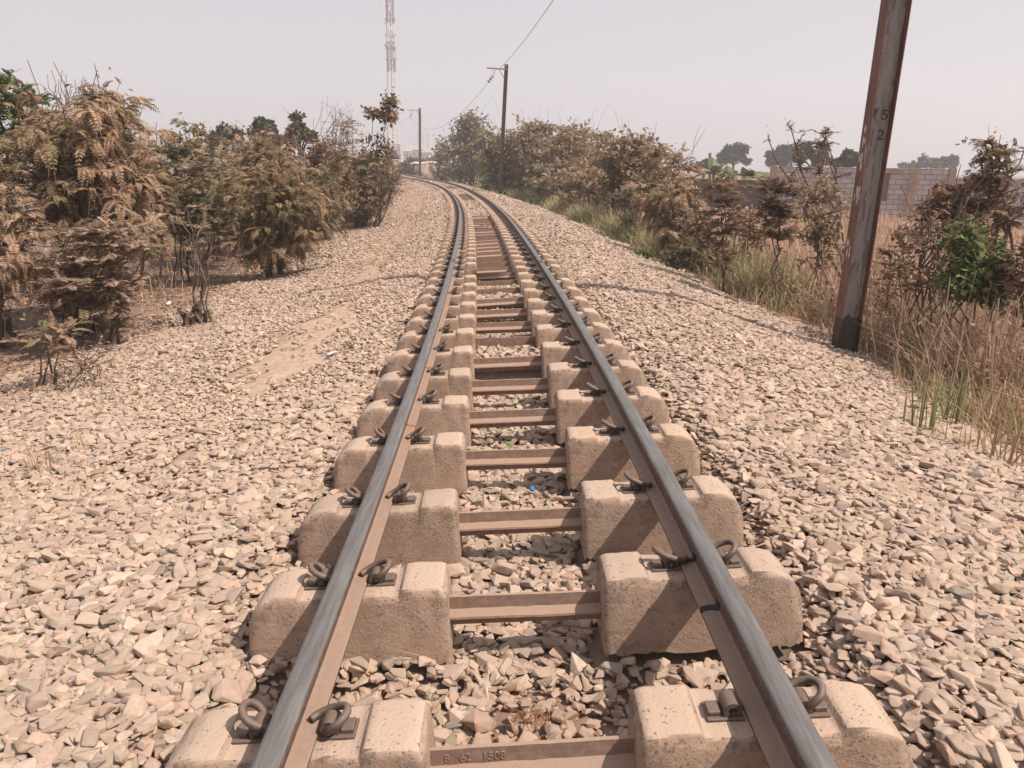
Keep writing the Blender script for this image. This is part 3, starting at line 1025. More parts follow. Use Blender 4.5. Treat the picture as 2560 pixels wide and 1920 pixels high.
def fronds(acc, rng, P, D, L, droop, npair, lw, col, colvar=.18, flat=.25, lrel=.34):
    """pinnate leaves: a drooping midrib with pairs of leaflets; P start, D direction, L length (arrays)"""
    n = len(P)
    if n == 0: return
    t = (np.arange(npair) + .6) / npair
    R = P[:, None] + D[:, None] * (L[:, None, None] * t[None, :, None] * (1 - .25 * droop[:, None, None] * t[None, :, None])) \
        - UP * (L * droop)[:, None, None] * (t ** 2)[None, :, None]
    T = unit(np.gradient(R, axis=1)) if npair > 1 else np.repeat(D[:, None], npair, 1)
    side = np.cross(T, UP + rng.normal(0, flat, (n, 1, 3))); side = unit(side)
    nrm = np.cross(side, T)
    prof = np.sin(np.clip(.22 + t * .86, 0, 1) * PI) ** .6
    ll = (L * lrel)[:, None] * prof[None] * rng.uniform(.85, 1.1, (n, npair))
    V = np.empty((n, npair, 2, 4, 3))
    for k, sg in enumerate((1, -1)):
        d = unit(side * sg + T * .45 - UP * rng.uniform(.15, .55, (n, npair, 1)))
        wv = unit(np.cross(nrm, d))
        wd = (ll * lw)[..., None]
        V[:, :, k, 0] = R
        V[:, :, k, 1] = R + d * ll[..., None] * .5 + wv * wd
        V[:, :, k, 2] = R + d * ll[..., None]
        V[:, :, k, 3] = R + d * ll[..., None] * .5 - wv * wd
    c = col * rng.uniform(1 - colvar, 1 + colvar, (n, 1))
    cc = np.repeat(c[:, None], npair * 8, 1) * rng.uniform(.92, 1.08, (n, npair * 8, 1))
    nq = n * npair * 2
    acc.add(V.reshape(-1, 3), np.arange(nq * 4).reshape(-1, 4), 0, cc.reshape(-1, 3))
    # midribs
    e = P + D * (L * (1 - .25 * droop))[:, None] - UP * (L * droop)[:, None]
    mid = P + D * (L * .5 * (1 - .12 * droop))[:, None] - UP * (L * droop * .25)[:, None]
    w_ = (L * .012)[:, None] * unit(np.cross(D, UP) + 1e-4)
    Q = np.stack([P - w_, P + w_, mid + w_, mid - w_, mid - w_, mid + w_, e + w_ * .4, e - w_ * .4], 1)
    acc.add(Q.reshape(-1, 3), np.arange(n * 8).reshape(-1, 4), 0, np.repeat(col * .7, 8, 0) if len(col) == n else col * .7)


def leaves(acc, rng, P, D, L, w, col, colvar=.2):
    """single leaves, folded along the midrib (two faces each)"""
    n = len(P)
    if n == 0: return
    side = unit(np.cross(D, UP + rng.normal(0, .5, (n, 3))))
    up = np.cross(side, D)
    wd = (L * w)[:, None]
    mid = P + D * (L * .5)[:, None] - up * wd * .35
    tip = P + D * L[:, None] - UP * (L * .15)[:, None]
    V = np.stack([P, mid + side * wd, tip, mid - UP * 0 - side * wd, mid], 1)
    b = (np.arange(n) * 5)[:, None]
    f = np.concatenate([b + np.array([[0, 4, 2, 1]]), b + np.array([[0, 3, 2, 4]])])
    c = np.repeat(col * rng.uniform(1 - colvar, 1 + colvar, (n, 1)), 5, 0)
    acc.add(V.reshape(-1, 3), f, 0, c)


def rand_dir(rng, n, upb=0.0):
    d = rng.normal(size=(n, 3)); d[:, 2] = d[:, 2] * .7 + upb
    return unit(d)


def mixcol(rng, n, pal, pr):
    pal = np.array(pal); pr = np.array(pr, float)
    return pal[rng.choice(len(pal), n, p=pr / pr.sum())]


BROWN = [(.45, .305, .205), (.40, .265, .17), (.345, .235, .145), (.285, .22, .12), (.21, .19, .09)]
PB = [.30, .28, .2, .14, .08]
OLIVE = [(.34, .255, .165), (.27, .22, .135), (.215, .19, .105), (.15, .16, .08), (.38, .27, .18)]
PO = [.26, .26, .22, .10, .16]
GREEN = [(.15, .20, .065), (.11, .155, .05), (.19, .225, .08), (.21, .21, .10), (.24, .20, .11)]
PG = [.32, .28, .18, .14, .08]
DRY = [(.36, .235, .155), (.30, .18, .12), (.24, .14, .095), (.20, .125, .085)]
PD = [.3, .3, .25, .15]


def branch_path(rng, a, b, n=6, wob=.08, arch=.15):
    t = np.linspace(0, 1, n)[:, None]
    L = np.linalg.norm(b - a)
    P = a * (1 - t) + b * t
    P += rng.normal(0, wob * L, (n, 3)) * (t * (1 - t) * 2.2)
    P[:, 2] += (arch * L * t * (1 - t) * 2)[:, 0]
    return P


def shrub(name, label, cat, base, crowns, ncl, kind='pinnate', pal=BROWN, pr=PB, stems=4, stem_r=.03, L=.26, nf=8, npair=9, lw=.20,
          droop=.55, seed=1, group=None, leafmat='leaf', shell=.45, stem_from=.0, tw=.004, umbrella=.25, lrel=.34, spread=.10, bare=0, sides=5, leafn=30):
    """crowns: list of ((x,y,z) offset from base, (rx,ry,rz)); stems fan from the base into the crown"""
    rng = np.random.RandomState(seed)
    base = np.array(base, float)
    e = empty(name, base, label, cat, group)
    ncl = int(ncl * (1.4 if kind == 'pinnate' else 1.2))
    crowns = [(c[0], tuple(np.array(c[1]) * (1.12, 1.1, 1.06))) for c in crowns]
    if kind == 'pinnate' and npair >= 7: npair += 3; lrel = .21; droop *= 1.15
    vol = np.array([c[1][0] * c[1][1] * c[1][2] for c in crowns]) ** (2 / 3.)
    pick = rng.choice(len(crowns), ncl, p=vol / vol.sum())
    u = unit(rng.normal(size=(ncl, 3)))
    r = (shell + (1 - shell) * rng.rand(ncl)) ** (1 / 2.0)
    r *= .78 + .44 * rng.rand(ncl) ** 2
    r = np.where((rng.rand(ncl) < .16) & (u[:, 2] > .0), r * rng.uniform(1.15, 1.45, ncl), r)
    cc = np.array([c[0] for c in crowns])[pick]; rr = np.array([c[1] for c in crowns])[pick]
    T = cc + u * rr * r[:, None]
    T = T[T[:, 2] > .05]
    wood = Acc()
    nodes = []
    tops = []
    for k in range(stems):
        c = crowns[k % len(crowns)]
        end = np.array(c[0]) + rng.uniform(-.45, .45, 3) * np.array(c[1]) + np.array([0, 0, .15 * c[1][2]])
        a0 = np.array([rng.uniform(-spread, spread), rng.uniform(-spread, spread), -.12])
        n = 9
        P = branch_path(rng, a0, end, n, .05, .05)
        rad = np.linspace(stem_r * rng.uniform(.75, 1.1), stem_r * .28, n)
        v, f = tube(P, rad, 7); wood.add(v, f)
        nodes.append(P[2:]); tops.append(end)
    nodes = np.concatenate(nodes)
    bd = []
    for q in T:
        dd = np.linalg.norm(nodes - q, axis=1) + np.clip(nodes[:, 2] - q[2], 0, 9) * .8
        a0 = nodes[np.argmin(dd)]
        P = branch_path(rng, a0, q, 5, .07, .12)
        v, f = tube(P, np.linspace(max(tw * 2.2, stem_r * .16), tw, 5), 4 if sides < 6 else 5, False); wood.add(v, f)
        bd.append(P[-1] - P[-2])
    bd = unit(np.array(bd))
    for k in range(bare):      # leafless shoots standing out of the crown
        q = nodes[rng.randint(len(nodes))]
        tgt = np.array(crowns[k % len(crowns)][0]) + np.array([rng.uniform(-1.0, 1.0), rng.uniform(-.6, .6), rng.uniform(1.05, 1.75)]) * np.array(crowns[k % len(crowns)][1])
        P = branch_path(rng, q, tgt, 7, .07, .05)
        v, f = tube(P, np.linspace(.012, .004, 7), 4, False); wood.add(v, f)
    link('trunk', wood.mesh('trunk', M['bark'], True, colors=False), e)
    fo = Acc()
    m = len(T)
    if kind == 'pinnate':
        P = np.repeat(T, nf, 0); B = np.repeat(bd, nf, 0)
        az = rng.uniform(0, 2 * PI, m * nf)
        out = np.stack([np.cos(az), np.sin(az), rng.uniform(-.1, .55, m * nf)], 1)
        cen = np.repeat(cc[:len(T)] if len(cc) == len(T) else np.zeros_like(T), nf, 0)
        rad = unit(P - cen)
        D = unit(out * 1.0 + B * .55 + rad * .35 + UP * umbrella)
        Ls = L * rng.uniform(.65, 1.25, m * nf) * np.repeat(rng.uniform(.62, 1.25, m), nf)
        P = P - B * (rng.uniform(0, 1.0, m * nf) * L * 1.5)[:, None]
        fronds(fo, rng, P, D, Ls, np.full(m * nf, droop) * rng.uniform(.5, 1.4, m * nf), npair, lw, mixcol(rng, m, pal, pr).repeat(nf, 0), .2, .3, lrel)
        # odd dead leaves and short twiglets between the sprays
        k9 = 3
        P = np.repeat(T - bd * L * 1.6, k9, 0) + rng.normal(0, L * .22, (m * k9, 3))
        leaves(fo, rng, P, rand_dir(rng, m * k9, -.2), L * rng.uniform(.12, .34, m * k9), .3, mixcol(rng, m * k9, pal, pr) * .9)
        for q in T[rng.rand(m) < .12]:
            a9 = q + unit(rng.normal(size=3)) * L * .9 + UP * L * .3
            v, f = tube([q, (q + a9) / 2 + rng.normal(0, L * .06, 3), a9], [tw, tw * .8, tw * .5], 3, False)
            fo.add(v, f, 0, np.array([.27, .19, .14]))
    else:
        P = np.repeat(T, leafn, 0); B = np.repeat(bd, leafn, 0)
        back = rng.uniform(0, 1, len(P))
        P = P - B * (back * L * 2.6)[:, None] + rng.normal(0, L * .35, P.shape)
        D = unit(rand_dir(rng, len(P), .05) + B * .5 - UP * droop * .4)
        leaves(fo, rng, P, D, L * rng.uniform(.55, 1.2, len(P)), lw, mixcol(rng, len(P), pal, pr))
    cr = link('crown', fo.mesh('crown', M[leafmat], False), e)
    return e


def at_ground(px, Y, dz=0.0):
    """a point of the ground at depth Y below picture column px"""
    z = -.4
    for _ in range(4):
        yy = np.linspace(300, 1900, 5)
        # find the row whose ray meets depth Y at height z
        lo, hi = 380.0, 1900.0
        for _ in range(40):
            mid = (lo + hi) / 2
            q = at_y(px, mid, Y)
            if q[2] > z: lo = mid
            else: hi = mid
        q = at_y(px, lo, Y); z = gz(q[0], q[1])
    return np.array([q[0], q[1], z + dz])


def off(base, px, py, Y):
    return at_y(px, py, Y) - base


def cr_(base, x0, x1, y0, y1, Y, depth=1.0):
    """crown ellipsoid covering the given extent at depth Y"""
    a = at_y(x0, (y0 + y1) / 2, Y); b = at_y(x1, (y0 + y1) / 2, Y); t = at_y((x0 + x1) / 2, y0, Y); d = at_y((x0 + x1) / 2, y1, Y)
    c = (a + b) / 2
    rx = (b[0] - a[0]) / 2; rz = (t[2] - d[2]) / 2
    cz = (t[2] + d[2]) / 2
    return (tuple(np.array([c[0], c[1], cz]) - base), (rx, rx * depth, rz))


SHR = 'dusty shrubs along the railway'
# ---- bushes on the side of the footpath
b = at_ground(215, 9.3)
shrub('shrub', 'big dust-brown shrub with drooping feathery leaves and bare shoots on top, by the footpath side', 'shrub', b,
      [cr_(b, 60, 385, 235, 480, 9.3), cr_(b, 130, 400, 420, 620, 9.1), cr_(b, 70, 250, 330, 560, 9.6), cr_(b, 175, 330, 215, 330, 9.4), cr_(b, 20, 230, 290, 420, 9.7), cr_(b, 80, 340, 640, 780, 9.2)],
      260, stems=8, stem_r=.045, L=.27, nf=9, npair=9, seed=3, group=SHR, droop=.75, bare=14, spread=.28, umbrella=.15)
b = at_ground(-30, 8.7)
shrub('shrub', 'dust-brown feathery shrub cut off by the picture edge under the green tree', 'shrub', b,
      [cr_(b, -230, 110, 300, 620, 8.7), cr_(b, -150, 120, 480, 760, 8.4)], 130, stems=6, stem_r=.04, L=.26, nf=9, npair=9, seed=4, group=SHR, droop=.7, spread=.3)
b = at_ground(262, 8.4)
shrub('shrub', 'low shrub with tiers of small greyish brown leaves in front of the big feathery one', 'shrub', b,
      [cr_(b, 130, 395, 550, 650, 8.4), cr_(b, 90, 330, 640, 735, 8.3), cr_(b, 200, 350, 700, 790, 8.4)], 120, kind='pinnate', stems=5, stem_r=.028, L=.15, nf=10, npair=6, lw=.28, seed=5, group=SHR,
      droop=.25, umbrella=.05, pal=[(.42, .30, .215), (.37, .26, .18), (.31, .22, .15), (.21, .19, .10)], pr=[.35, .3, .2, .15], spread=.2)
b = at_ground(30, 13.5)
shrub('tree', 'fresh green leafy tree top behind the brown feathery shrubs at the picture corner', 'tree', b,
      [cr_(b, -110, 95, 180, 330, 13.5), cr_(b, -60, 120, 260, 380, 13.5)], 130, stems=4, stem_r=.06, L=.24, nf=6, npair=5, lw=.36, seed=6, droop=.3, leafmat='leaf_green',
      pal=[(.21, .23, .10), (.16, .19, .075), (.25, .245, .125), (.12, .145, .055)], pr=[.3, .3, .2, .2])
b = at_ground(170, 12.0)
shrub('shrub', 'leafless tangle of thin pale twigs showing above the brown shrubs', 'shrub', b,
      [cr_(b, 90, 240, 245, 420, 12.0)], 130, kind='simple', stems=7, stem_r=.02, L=.03, leafn=4, seed=7, droop=.4, pal=DRY, pr=PD, bare=20)
b = at_ground(440, 13.5)
shrub('shrub', 'olive-grey fine-leaved shrub between the two big feathery shrubs', 'shrub', b,
      [cr_(b, 345, 545, 335, 520, 13.5), cr_(b, 380, 560, 440, 625, 13.0), cr_(b, 300, 440, 380, 600, 14)], 230, stems=4, stem_r=.020, L=.17, nf=9, npair=6, lw=.26, seed=8, group=SHR,
      pal=OLIVE, pr=PO, droop=.35, spread=.35)
b = at_ground(470, 16.0)
shrub('shrub', 'yellowish thin-leaved sapling poking above the olive-grey shrub', 'shrub', b,
      [cr_(b, 430, 520, 290, 400, 16)], 26, kind='simple', stems=3, stem_r=.018, L=.10, leafn=16, lw=.3, seed=9, pal=[(.33, .27, .12), (.25, .22, .10), (.30, .22, .13)], pr=[.4, .3, .3], droop=.4)
b = at_ground(690, 13.1)
shrub('shrub', 'feathery brown and olive shrub leaning over the gravel edge on a dark forked trunk', 'shrub', b,
      [cr_(b, 560, 800, 400, 560, 13.3), cr_(b, 640, 845, 470, 640, 13.0), cr_(b, 555, 720, 540, 650, 12.9), cr_(b, 600, 740, 350, 470, 13.8)], 190, stems=5, stem_r=.05, L=.30, nf=8, npair=9, seed=10,
      group=SHR, pal=[(.36, .24, .15), (.30, .205, .12), (.24, .18, .095), (.18, .15, .07), (.13, .125, .05)], pr=[.30, .28, .22, .13, .07], droop=.8, spread=.12, umbrella=.15)
b = at_ground(560, 17.5)
shrub('shrub', 'tall mixed brown shrub filling the gap behind the leaning feathery one', 'shrub', b,
      [cr_(b, 500, 720, 330, 520, 17.5), cr_(b, 480, 640, 400, 600, 17)], 170, stems=7, stem_r=.03, L=.22, nf=8, npair=7, lw=.24, seed=12, group=SHR, droop=.5, spread=.4)
b = at_ground(740, 22.0)
shrub('shrub', 'rusty brown twiggy shrub mass under the dark green tree tops', 'shrub', b,
      [cr_(b, 590, 800, 330, 500, 22), cr_(b, 740, 900, 340, 520, 21.5), cr_(b, 700, 860, 430, 560, 20)], 230, kind='simple', stems=10, stem_r=.03, L=.15, leafn=18, lw=.26, seed=13, group=SHR,
      pal=[(.32, .19, .125), (.26, .155, .10), (.21, .14, .085), (.14, .12, .06)], pr=[.3, .3, .25, .15], droop=.5, spread=.6, bare=16)
b = at_ground(895, 24.5)
shrub('shrub', 'rounded dusty shrub with drooping leaves at the foot of the tall sapling', 'shrub', b,
      [cr_(b, 835, 995, 385, 500, 24.5), cr_(b, 820, 960, 450, 555, 24), cr_(b, 880, 1000, 410, 530, 25)], 230, stems=6, stem_r=.05, L=.34, nf=8, npair=8, lw=.22, seed=14, group=SHR,
      pal=OLIVE + BROWN, pr=[.14, .14, .12, .10, .06, .14, .12, .1, .05, .03], droop=.7, spread=.3)
b = at_ground(905, 24.0)
shrub('sapling', 'tall leaning sapling with large leaf clumps crossing in front of the lattice tower', 'tree', b,
      [cr_(b, 910, 950, 270, 292, 24), cr_(b, 960, 1000, 248, 280, 24), cr_(b, 965, 990, 285, 305, 24), cr_(b, 900, 915, 310, 350, 24), cr_(b, 928, 942, 310, 380, 24), cr_(b, 950, 980, 340, 400, 24)], 30,
      kind='simple', stems=6, stem_r=.022, L=.20, leafn=13, lw=.28, seed=15, pal=[(.24, .15, .085), (.17, .125, .065), (.30, .19, .11), (.10, .085, .045)], pr=[.3, .3, .2, .2], droop=.6, spread=.15)
b = at_ground(935, 23.0)
shrub('shrub', 'reddish leafless shrub of thin upright twigs beside the gravel at the far bend', 'shrub', b,
      [cr_(b, 925, 1030, 410, 500, 23)], 110, kind='simple', stems=9, stem_r=.02, L=.05, leafn=4, lw=.25, seed=16, pal=DRY, pr=PD, droop=.3, bare=14)
b = at_ground(800, 30.0)
shrub('shrub', 'sparse bare-topped shrub with scattered dead leaves against the sky', 'shrub', b,
      [cr_(b, 800, 910, 290, 420, 30), cr_(b, 840, 900, 285, 360, 31)], 130, kind='simple', stems=10, stem_r=.025, L=.10, leafn=4, lw=.3, seed=17, pal=DRY, pr=PD, droop=.4, bare=16)
b = at_ground(960, 36)
shrub('shrub', 'pinkish brown shrub at the far inner edge of the bend below the tower', 'shrub', b,
      [cr_(b, 880, 985, 375, 450, 36), cr_(b, 930, 1000, 395, 455, 40)], 110, kind='simple', stems=6, stem_r=.03, L=.2, leafn=22, lw=.3, seed=18, group=SHR, pal=BROWN, pr=PB, spread=.6)

for (px, Y, x0, x1, y0, y1, n_, kind_, L_s, lf, pal_, pr_s, lab, sd_) in (
    (350, 12.0, 300, 430, 340, 590, 100, 'pinnate', .24, 0, BROWN, PB, 'brown shrub squeezed in right behind the big feathery one, over the litter', 201),
    (520, 15.5, 450, 620, 350, 560, 120, 'pinnate', .24, 0, OLIVE, PO, 'dusty olive shrub just behind the gap where the stump stands', 202),
    (640, 19.5, 540, 740, 340, 540, 150, 'simple', .14, 20, BROWN, PB, 'brown small-leaved shrub under the domed dark tree', 203),
    (800, 20.5, 730, 860, 400, 560, 110, 'pinnate', .26, 0, OLIVE, PO, 'dark olive shrub at the gravel edge behind the leaning feathery one', 204),
    (870, 27.0, 790, 930, 370, 530, 120, 'simple', .16, 20, BROWN, PB, 'brown shrub behind the rounded dusty one at the far bend', 205),
    (260, 12.5, 180, 380, 300, 560, 90, 'simple', .10, 18, OLIVE, PO, 'fine-leaved grey shrub in the shade behind the big feathery one', 206)):
    b = at_ground(px, Y)
    shrub('shrub', lab, 'shrub', b, [cr_(b, x0, x1, y0, y1, Y), cr_(b, x0 + 10, x1 - 10, y1 - 60, y1 + 500 / Y, Y)], int(n_ * 1.2), kind=kind_, stems=4, stem_r=.020, L=L_s, leafn=lf or 20, npair=8, nf=8, lw=.22 if kind_ == 'pinnate' else .28, seed=sd_, group=SHR, pal=pal_, pr=pr_s, droop=.6, spread=.35, bare=3)

# ---- near small plants on the gravel
b = at_ground(495, 9.2)
e = shrub('stump', 'gnarled dead stump with thin pale shoots standing at the gravel edge', 'stump', b, [cr_(b, 440, 560, 560, 700, 9.2)], 14, kind='simple', stems=5, stem_r=.016, L=.05, leafn=2, seed=19,
          pal=DRY, pr=PD, bare=5, tw=.003, spread=.12)
ac = Acc(); rg_ = np.random.RandomState(3)
for k in range(11):
    a_ = rg_.uniform(0, 2 * PI); r_ = rg_.uniform(.02, .17)
    P = crom([(r_ * math.cos(a_) * 1.5, r_ * math.sin(a_), -.1), (r_ * math.cos(a_) * 1.1 + rg_.normal(0, .03), r_ * math.sin(a_), .05), (r_ * math.cos(a_) * .9 + rg_.normal(0, .05), r_ * math.sin(a_), rg_.uniform(.1, .2)),
              (r_ * math.cos(a_) * 1.1 + rg_.normal(0, .06), r_ * math.sin(a_), rg_.uniform(.12, .30))], 4)
    v, f = tube(P, np.linspace(.045, .012, len(P)) * rg_.uniform(.6, 1.1), 7); ac.add(v, f)
link('root_stock', ac.mesh('root_stock', M['bark'], True, colors=False), e)
b = at_ground(115, 6.4)
shrub('shrub', 'small thin-stemmed plant with a few dusty fern-like leaves low on the gravel bank', 'shrub', b,
      [cr_(b, 35, 190, 790, 870, 6.4)], 16, stems=4, stem_r=.014, L=.22, nf=3, npair=9, lw=.2, seed=20, droop=.5, group=None)
b = at_ground(200, 6.2)
shrub('shrub', 'knee-high clump of dead grey twigs lying on the gravel bank', 'shrub', b, [cr_(b, 130, 290, 855, 935, 6.2)], 60, kind='simple', stems=8, stem_r=.006, L=.04, leafn=3, seed=21, pal=DRY, pr=PD, tw=.0025, spread=.25)

# ---- bushes on the side of the posts
b = at_ground(1170, 74)
shrub('tree', 'olive small tree with ragged open top beside the post in the bushes', 'tree', b,
      [cr_(b, 1105, 1235, 330, 450, 74), cr_(b, 1130, 1230, 280, 380, 74), cr_(b, 1180, 1270, 320, 440, 72)], 230, kind='simple', stems=8, stem_r=.08, L=.42, leafn=22, lw=.28, seed=30,
      pal=OLIVE, pr=PO, droop=.5, spread=.7, bare=6)
b = at_ground(1300, 54)
shrub('tree', 'dense dusty tree with dark hollow underside, close to the foot of the post', 'tree', b,
      [cr_(b, 1245, 1400, 320, 470, 54), cr_(b, 1280, 1430, 360, 495, 53)], 240, stems=7, stem_r=.07, L=.55, nf=8, npair=7, lw=.24, seed=31, pal=OLIVE, pr=PO, droop=.6, spread=.7)
b = at_ground(1350, 47)
shrub('tree', 'broad dust-brown tree with tallest fluffy crown of the thicket', 'tree', b,
      [cr_(b, 1270, 1430, 300, 420, 47), cr_(b, 1310, 1480, 340, 490, 46), cr_(b, 1380, 1530, 305, 430, 47)], 300, kind='simple', stems=9, stem_r=.06, L=.32, leafn=18, lw=.27, seed=32,
      pal=[(.38, .27, .17), (.32, .23, .145), (.27, .21, .12), (.20, .19, .095)], pr=[.3, .3, .25, .15], droop=.5, spread=.8, bare=10)
b = at_ground(1400, 40)
shrub('shrub', 'shrub with hanging feathery leaves, olive green low down, next to the green grass clumps', 'shrub', b,
      [cr_(b, 1320, 1480, 400, 510, 40), cr_(b, 1330, 1440, 440, 520, 39.5)], 200, stems=6, stem_r=.04, L=.48, nf=8, npair=8, lw=.22, seed=33, group=SHR, pal=OLIVE, pr=PO, droop=.75, spread=.5)
b = at_ground(1560, 27)
shrub('shrub', 'tall reddish brown shrub with a pointed leafy top in the middle of the thicket', 'shrub', b,
      [cr_(b, 1480, 1660, 335, 480, 27), cr_(b, 1500, 1640, 430, 545, 26.5)], 260, kind='simple', stems=8, stem_r=.04, L=.23, leafn=17, lw=.28, seed=34, group=SHR,
      pal=[(.38, .255, .165), (.32, .22, .14), (.26, .195, .115), (.19, .18, .09)], pr=[.3, .3, .25, .15], droop=.5, spread=.6, bare=6)
b = at_ground(1645, 21)
shrub('shrub', 'brown shrub ending the thicket, wispy top against the sky near the banana plants', 'shrub', b,
      [cr_(b, 1590, 1750, 360, 480, 21), cr_(b, 1570, 1700, 420, 555, 20.5)], 190, stems=6, stem_r=.035, L=.22, nf=8, npair=7, lw=.25, seed=35, group=SHR, droop=.5, spread=.4, bare=4)
b = at_ground(1690, 16.8)
shrub('shrub', 'shrub with large drooping dry feather leaves on one dark crooked stem', 'shrub', b,
      [cr_(b, 1590, 1760, 450, 570, 16.8), cr_(b, 1640, 1740, 540, 640, 16.6)], 85, stems=3, stem_r=.04, L=.36, nf=7, npair=10, lw=.2, seed=36, group=SHR, droop=.95, umbrella=.35,
      pal=BROWN, pr=PB, spread=.06)
b = at_ground(1715, 14.6)
shrub('shrub', 'dark low shrub in the shade at the edge of the gravel, under the crooked-stemmed one', 'shrub', b,
      [cr_(b, 1650, 1790, 600, 720, 14.6)], 100, kind='simple', stems=6, stem_r=.02, L=.10, leafn=18, lw=.3, seed=37, group=SHR, pal=[(.20, .14, .085), (.13, .105, .06), (.09, .085, .04)], pr=[.4, .35, .25], spread=.25)
b = at_ground(1810, 12.3)
shrub('sapling', 'slim sapling with flat tiers of brown leaves in front of the low dark wall', 'tree', b,
      [cr_(b, 1735, 1885, 435, 520, 12.3), cr_(b, 1750, 1880, 510, 600, 12.2), cr_(b, 1740, 1850, 590, 680, 12.1)], 95, stems=2, stem_r=.022, L=.16, nf=8, npair=7, lw=.26, seed=38, group='saplings in the dry grass', droop=.35,
      pal=[(.31, .19, .125), (.25, .155, .10), (.19, .135, .075), (.15, .12, .055)], pr=[.3, .3, .25, .15], spread=.03)
b = at_ground(1955, 10.8)
shrub('sapling', 'slim brown sapling with a dense round head, second one from the leaning post', 'tree', b,
      [cr_(b, 1885, 2010, 425, 540, 10.8), cr_(b, 1895, 2000, 520, 610, 10.8)], 85, stems=2, stem_r=.022, L=.16, nf=8, npair=7, lw=.26, seed=39, group='saplings in the dry grass', droop=.35,
      pal=[(.27, .175, .12), (.22, .145, .095), (.17, .12, .07)], pr=[.4, .35, .25], spread=.03)
b = at_ground(2130, 12.8)
shrub('sapling', 'tall bent sapling with sparse leaves arching toward the track behind the leaning post', 'tree', b,
      [cr_(b, 1990, 2100, 330, 430, 12.8), cr_(b, 2030, 2120, 400, 520, 12.8), cr_(b, 1955, 2000, 305, 335, 12.8), cr_(b, 2040, 2090, 318, 345, 12.8), cr_(b, 1910, 1935, 335, 360, 12.8)], 55, stems=6, stem_r=.028, L=.14, nf=5, npair=7, lw=.26,
      seed=40, group='saplings in the dry grass', droop=.4, pal=[(.33, .205, .135), (.26, .165, .105), (.19, .14, .08)], pr=[.4, .35, .25], spread=.05)
b = at_ground(2330, 8.2)
shrub('shrub', 'pale bare-branched shrub with a few curled dead leaves just beyond the leaning post', 'shrub', b,
      [cr_(b, 2210, 2430, 540, 760, 8.2), cr_(b, 2260, 2440, 480, 640, 8.4)], 110, kind='simple', stems=9, stem_r=.020, L=.08, leafn=4, lw=.33, seed=41, pal=DRY, pr=PD, droop=.6, bare=12, spread=.25)
b = at_ground(2360, 10.0)
shrub('shrub', 'shrub with dead dark brown leaf bunches in front of the grey block wall', 'shrub', b,
      [cr_(b, 2310, 2420, 465, 560, 10), cr_(b, 2380, 2480, 440, 540, 10)], 60, stems=4, stem_r=.025, L=.2, nf=6, npair=6, lw=.26, seed=42, group=SHR, droop=.8, pal=[(.24, .15, .095), (.16, .11, .07), (.32, .19, .12)], pr=[.4, .3, .3], spread=.2)
b = at_ground(2525, 9.5)
shrub('tree', 'wispy small-leaved tree on a dark slanting trunk at the picture edge, above the block wall', 'tree', b,
      [cr_(b, 2420, 2560, 350, 470, 9.5), cr_(b, 2470, 2640, 420, 560, 9.5), cr_(b, 2440, 2500, 345, 400, 9.5)], 95, stems=5, stem_r=.04, L=.19, nf=6, npair=8, lw=.24, seed=43, droop=.5,
      pal=[(.34, .225, .145), (.27, .18, .115), (.20, .15, .085)], pr=[.4, .35, .25], spread=.1, bare=3)
b = at_ground(2440, 7.4)
shrub('shrub', 'bright green leafy shrub standing in the tall dry grass', 'shrub', b,
      [cr_(b, 2370, 2450, 560, 680, 7.4), cr_(b, 2440, 2535, 595, 720, 7.4), cr_(b, 2350, 2520, 640, 760, 7.5)], 130, kind='simple', stems=5, stem_r=.018, L=.10, leafn=16, lw=.24, seed=44, leafmat='leaf_green',
      pal=GREEN, pr=PG, droop=.7, spread=.12)
b = at_ground(2600, 7.0)
shrub('shrub', 'brown twiggy shrub at the picture edge among the tall dry grass', 'shrub', b, [cr_(b, 2500, 2680, 560, 780, 7.0)], 60, kind='simple', stems=7, stem_r=.018, L=.09, leafn=10, lw=.3, seed=45, group=SHR, pal=DRY, pr=PD)
b = at_ground(1610, 15.6)
shrub('shrub', 'low vivid green plant at the gravel edge below the thicket', 'shrub', b, [cr_(b, 1575, 1645, 618, 665, 15.6)], 40, kind='simple', stems=5, stem_r=.010, L=.11, leafn=10, lw=.26, seed=46, leafmat='leaf_green', pal=GREEN[:3], pr=PG[:3], droop=.5)
